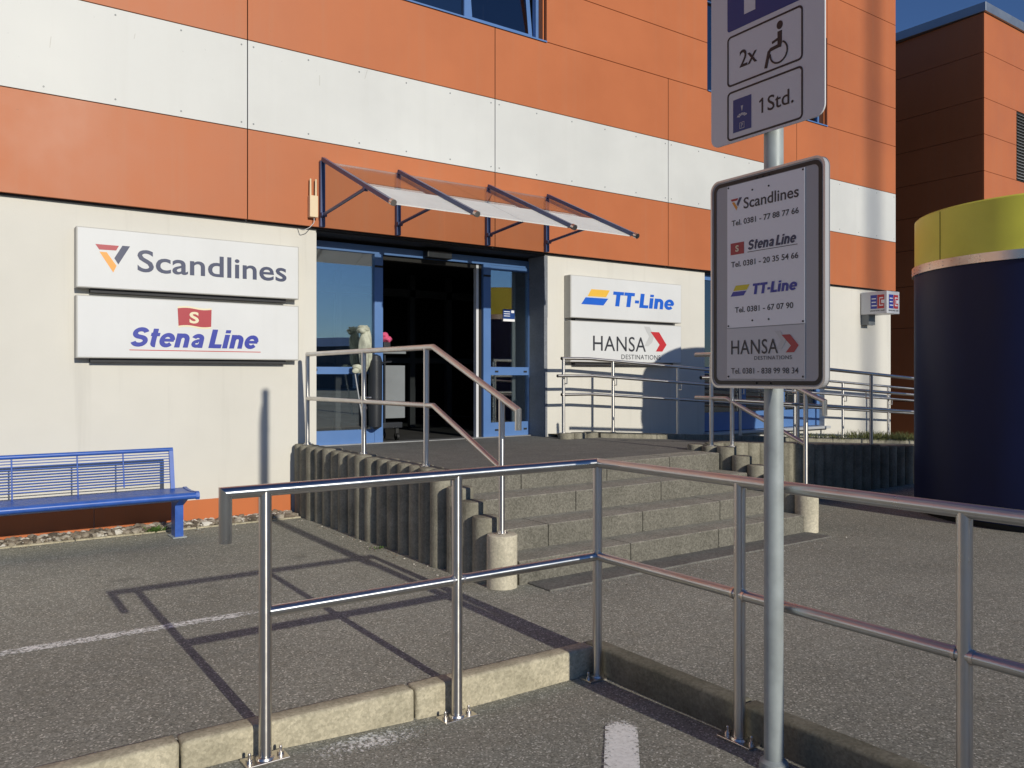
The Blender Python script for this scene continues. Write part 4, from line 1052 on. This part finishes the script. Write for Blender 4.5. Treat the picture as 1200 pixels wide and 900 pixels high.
# ================================================================ CLEANING TROLLEY
tr = thing('cleaning_trolley', 'grey cleaning trolley with pale bag and pink cloth standing in the open doorway', 'trolley', (4.4, 8.9, ZL))
mb = MB(); mb.box((4.40, 8.78, 1.05), (4.68, 8.80, 1.68), .004); mb.build('front_panel', 'greyplastic', tr)
mb = MB(); mb.box((4.05, 8.80, .93), (4.66, 9.25, 1.0), .01); mb.box((4.05, 8.82, 1.0), (4.39, 9.24, 1.45), .01); mb.box((4.385, 8.74, 1.0), (4.40, 9.2, 1.80)); mb.build('chassis', 'plastic', tr)
mb = MB(); mb.box((4.37, 8.79, 1.82), (4.70, 9.2, 1.85), .004); mb.build('top_tray', 'greyplastic', tr)
for (cx, cy) in ((4.38, 8.82), (4.60, 8.84), (4.12, 8.84), (4.60, 9.2), (4.12, 9.2)):
    mb = MB(); mb.tube((cx - .014, cy, ZL + .045), (cx + .014, cy, ZL + .045), .045, 16); mb.box((cx - .02, cy - .012, ZL + .05), (cx + .02, cy + .012, .93)); mb.build('caster', 'rubber', tr)
def blob(mb, c, r, seed, jit=.15, sub=3):
    b_ = bmesh.new(); bmesh.ops.create_icosphere(b_, subdivisions=sub, radius=1); rn = random.Random(seed)
    ph = [(rn.uniform(1, 4), rn.uniform(1, 4), rn.uniform(1, 4), rn.uniform(0, 6)) for _ in range(5)]
    for v in b_.verts:
        p = v.co; k = 1 + jit * sum(math.sin(a * p.x * 2 + b * p.y * 2 + c_ * p.z * 2 + d) for a, b, c_, d in ph) / 3
        v.co = Vector((c[0] + p.x * r[0] * k, c[1] + p.y * r[1] * k, c[2] + p.z * r[2] * k))
    mb.bm(b_, True)
mb = MB(); blob(mb, (4.01, 8.46, 1.86), (.07, .06, .25), 3, .16, 4); blob(mb, (3.98, 8.455, 2.075), (.065, .05, .045), 4, .25, 4); blob(mb, (3.91, 8.45, 1.635), (.06, .035, .045), 5, .3, 4); mb.build('pale_bag', 'bag', tr)
mb = MB(); blob(mb, (4.46, 8.84, 1.99), (.065, .05, .05), 9, .35); blob(mb, (4.43, 8.84, 2.04), (.05, .04, .035), 11, .3); mb.build('pink_cloth', 'pink', tr)
mb = MB(); mb.box((4.41, 8.80, 1.85), (4.50, 8.9, 1.96), .01); mb.build('spray_box', 'plastic', tr)
mb = MB(); mb.path([(3.88, 8.46, 1.60), (3.97, 8.47, 1.10)], .008, 8); mb.build('mop_handle', 'vent', tr)
mb = MB(); mb.lathe((4.13, 8.46, 0), [(.03, .95), (.072, .98), (.078, 1.3), (.08, 1.72), (.06, 1.78), (.02, 1.80)], 20); mb.path([(4.16, 8.455, 1.70), (4.36, 8.52, 1.72), (4.39, 8.80, 1.72)], .010, 8); mb.build('hanging_sack', 'plastic', tr)

# ================================================================ GRAVEL, WEEDS, GRASS
def gravel():
    mb = MB(); tones = []
    rnd = random.Random(3)
    protos_ = []
    for s in range(6):
        b_ = bmesh.new(); bmesh.ops.create_icosphere(b_, subdivisions=1, radius=1); rn = random.Random(s)
        for v in b_.verts: v.co *= rn.uniform(.72, 1.15)
        protos_.append(([v.co.copy() for v in b_.verts], [[v.index for v in f.verts] for f in b_.faces])); b_.free()
    def put(x, y, r, z):
        vs, fs = rnd.choice(protos_); m = Matrix.Rotation(rnd.uniform(0, 6.28), 3, 'Z') @ Matrix.Rotation(rnd.uniform(-.4, .4), 3, 'X')
        sc = Vector((r * rnd.uniform(.9, 1.5), r, r * rnd.uniform(.6, .95))); t = min(1, max(0, rnd.gauss(.5, .32)))
        mb.add([m @ Vector((v.x * sc.x, v.y * sc.y, v.z * sc.z)) + Vector((x, y, z)) for v in vs], fs, False); tones.extend([t] * len(vs))
    for _ in range(4200):
        x = rnd.uniform(-1.5, 3.05); put(x, rnd.uniform(7.97, 8.24), rnd.uniform(.007, .022) if rnd.random() > .2 else rnd.uniform(.022, .042), ZP + rnd.uniform(.0, .03))
    for _ in range(150): put(rnd.uniform(-1, 3.0), 7.95 - abs(rnd.gauss(0, .14)), rnd.uniform(.003, .008), ZP + .002)
    for _ in range(60): put(3.04 - abs(rnd.gauss(0, .05)), rnd.uniform(5, 8), rnd.uniform(.003, .009), ZP + .002)
    for _ in range(60): put(rnd.uniform(3.0, 6.9), 4.22 - abs(rnd.gauss(0, .08)), rnd.uniform(.003, .006), ZP + .001)
    o = mb.build('gravel', 'stone'); at = o.data.attributes.new('tone', 'FLOAT', 'POINT'); at.data.foreach_set('value', tones)
    return tag(o, 'strip of brown and grey pebbles along the foot of the cream wall', None, None, 'stuff')
gravel()
mb = MB()
for k in range(6): mb.box((-3 + k * 1.01, 7.925, ZP - .05), (-3 + k * 1.01 + 1.0, 7.965, ZP + .012), .004)
tag(mb.build('edging_strip', 'kerb'), kind='structure')
def blades(mb, cx, cy, cz, n, h, spread, rn, w=.006):
    for _ in range(n):
        a = rn.uniform(0, 6.28); l = h * rn.uniform(.5, 1.2); x = cx + rn.gauss(0, spread); y_ = cy + rn.gauss(0, spread); d = Vector((math.cos(a), math.sin(a), 0)); s_ = Vector((-d.y, d.x, 0)) * w
        p0 = Vector((x, y_, cz)); p1 = p0 + d * l * .25 + Vector((0, 0, l * .6)); p2 = p0 + d * l * rn.uniform(.4, .9) + Vector((0, 0, l * rn.uniform(.7, 1)))
        mb.add([p0 - s_, p0 + s_, p1 + s_ * .8, p1 - s_ * .8, p2], [(0, 1, 2, 3), (3, 2, 4)])
rn = random.Random(5); mb = MB()
for _ in range(420):
    x = rn.uniform(11.2, 17.0)
    if x < 13 and rn.random() < .5: continue
    blades(mb, x, rn.uniform(7.72, 8.15), rampz(x) + .05, 7, .17 if x > 12.6 else .10, .03, rn, .004)
tag(mb.build('grass', 'grass'), 'tufts of dry green grass along the ramp curb near the building corner', None, None, 'stuff')
def weed(x, y, n, h, label, rn):
    mb = MB()
    for _ in range(n):
        a = rn.uniform(0, 6.28); d = Vector((math.cos(a), math.sin(a), 0)); s_ = Vector((-d.y, d.x, 0)); l = h * rn.uniform(.5, 1.3)
        p0 = Vector((x + rn.gauss(0, .035), y + rn.gauss(0, .012), ZP + .005)); tip = p0 + d * l + Vector((0, 0, l * rn.uniform(.3, 1))); mid = (p0 + tip) / 2 + Vector((0, 0, .008)); w = l * .22
        mb.add([p0, mid + s_ * w, tip, mid - s_ * w], [(0, 1, 2, 3)])
    return tag(mb.build('weed_plant', 'weed'), label, 'weed', 'weeds in the pavement edge')
rn = random.Random(8)
weed(1.70, 7.95, 70, .055, 'small leafy weed in the gravel edge beside the bench leg', rn)
weed(3.03, 6.1, 22, .025, 'tiny weed at the foot of the left palisade row', rn)

# ================================================================ BEHIND THE CAMERA (seen in glass, casts the soft mast shadow)
lm = thing('floodlight_mast', 'tall grey floodlight mast standing across the car park', 'lamp mast', (12.40, -60.0, 0))
mb = MB(); mb.tube((12.40, -60, 0), (12.40, -60, 38), .17, 20, .12); mb.build('mast', 'galv', lm)
mb = MB(); mb.box((10.9, -60.06, 37.6), (13.9, -59.94, 37.75)); mb.build('crossarm', 'galv', lm)
for k in range(4): mb = MB(); mb.box((11.0 + k * .85, -59.94, 37.2), (11.45 + k * .85, -59.5, 37.6), .02); mb.build('floodlight', 'plastic', lm)
shd = thing('harbour_shed', 'long low dark shed across the car park', 'shed', (20, -75, 0))
mb = MB(); mb.box((-30, -90, 0), (75, -75, 5.2)); mb.build('wall', 'shed', shd)
mb = MB(); mb.poly([(-90.4, 5.2), (-74.6, 5.2), (-82.5, 6.6)], (-30.4, 0, 0), (0, 1, 0), (0, 0, 1), (1, 0, 0), 0, 105.8); mb.build('roof', 'cap', shd)
for k in range(6): mb = MB(); mb.box((-22 + k * 16, -74.98, 0), (-17 + k * 16, -74.9, 4.2)); mb.build('gate', 'vent', shd)
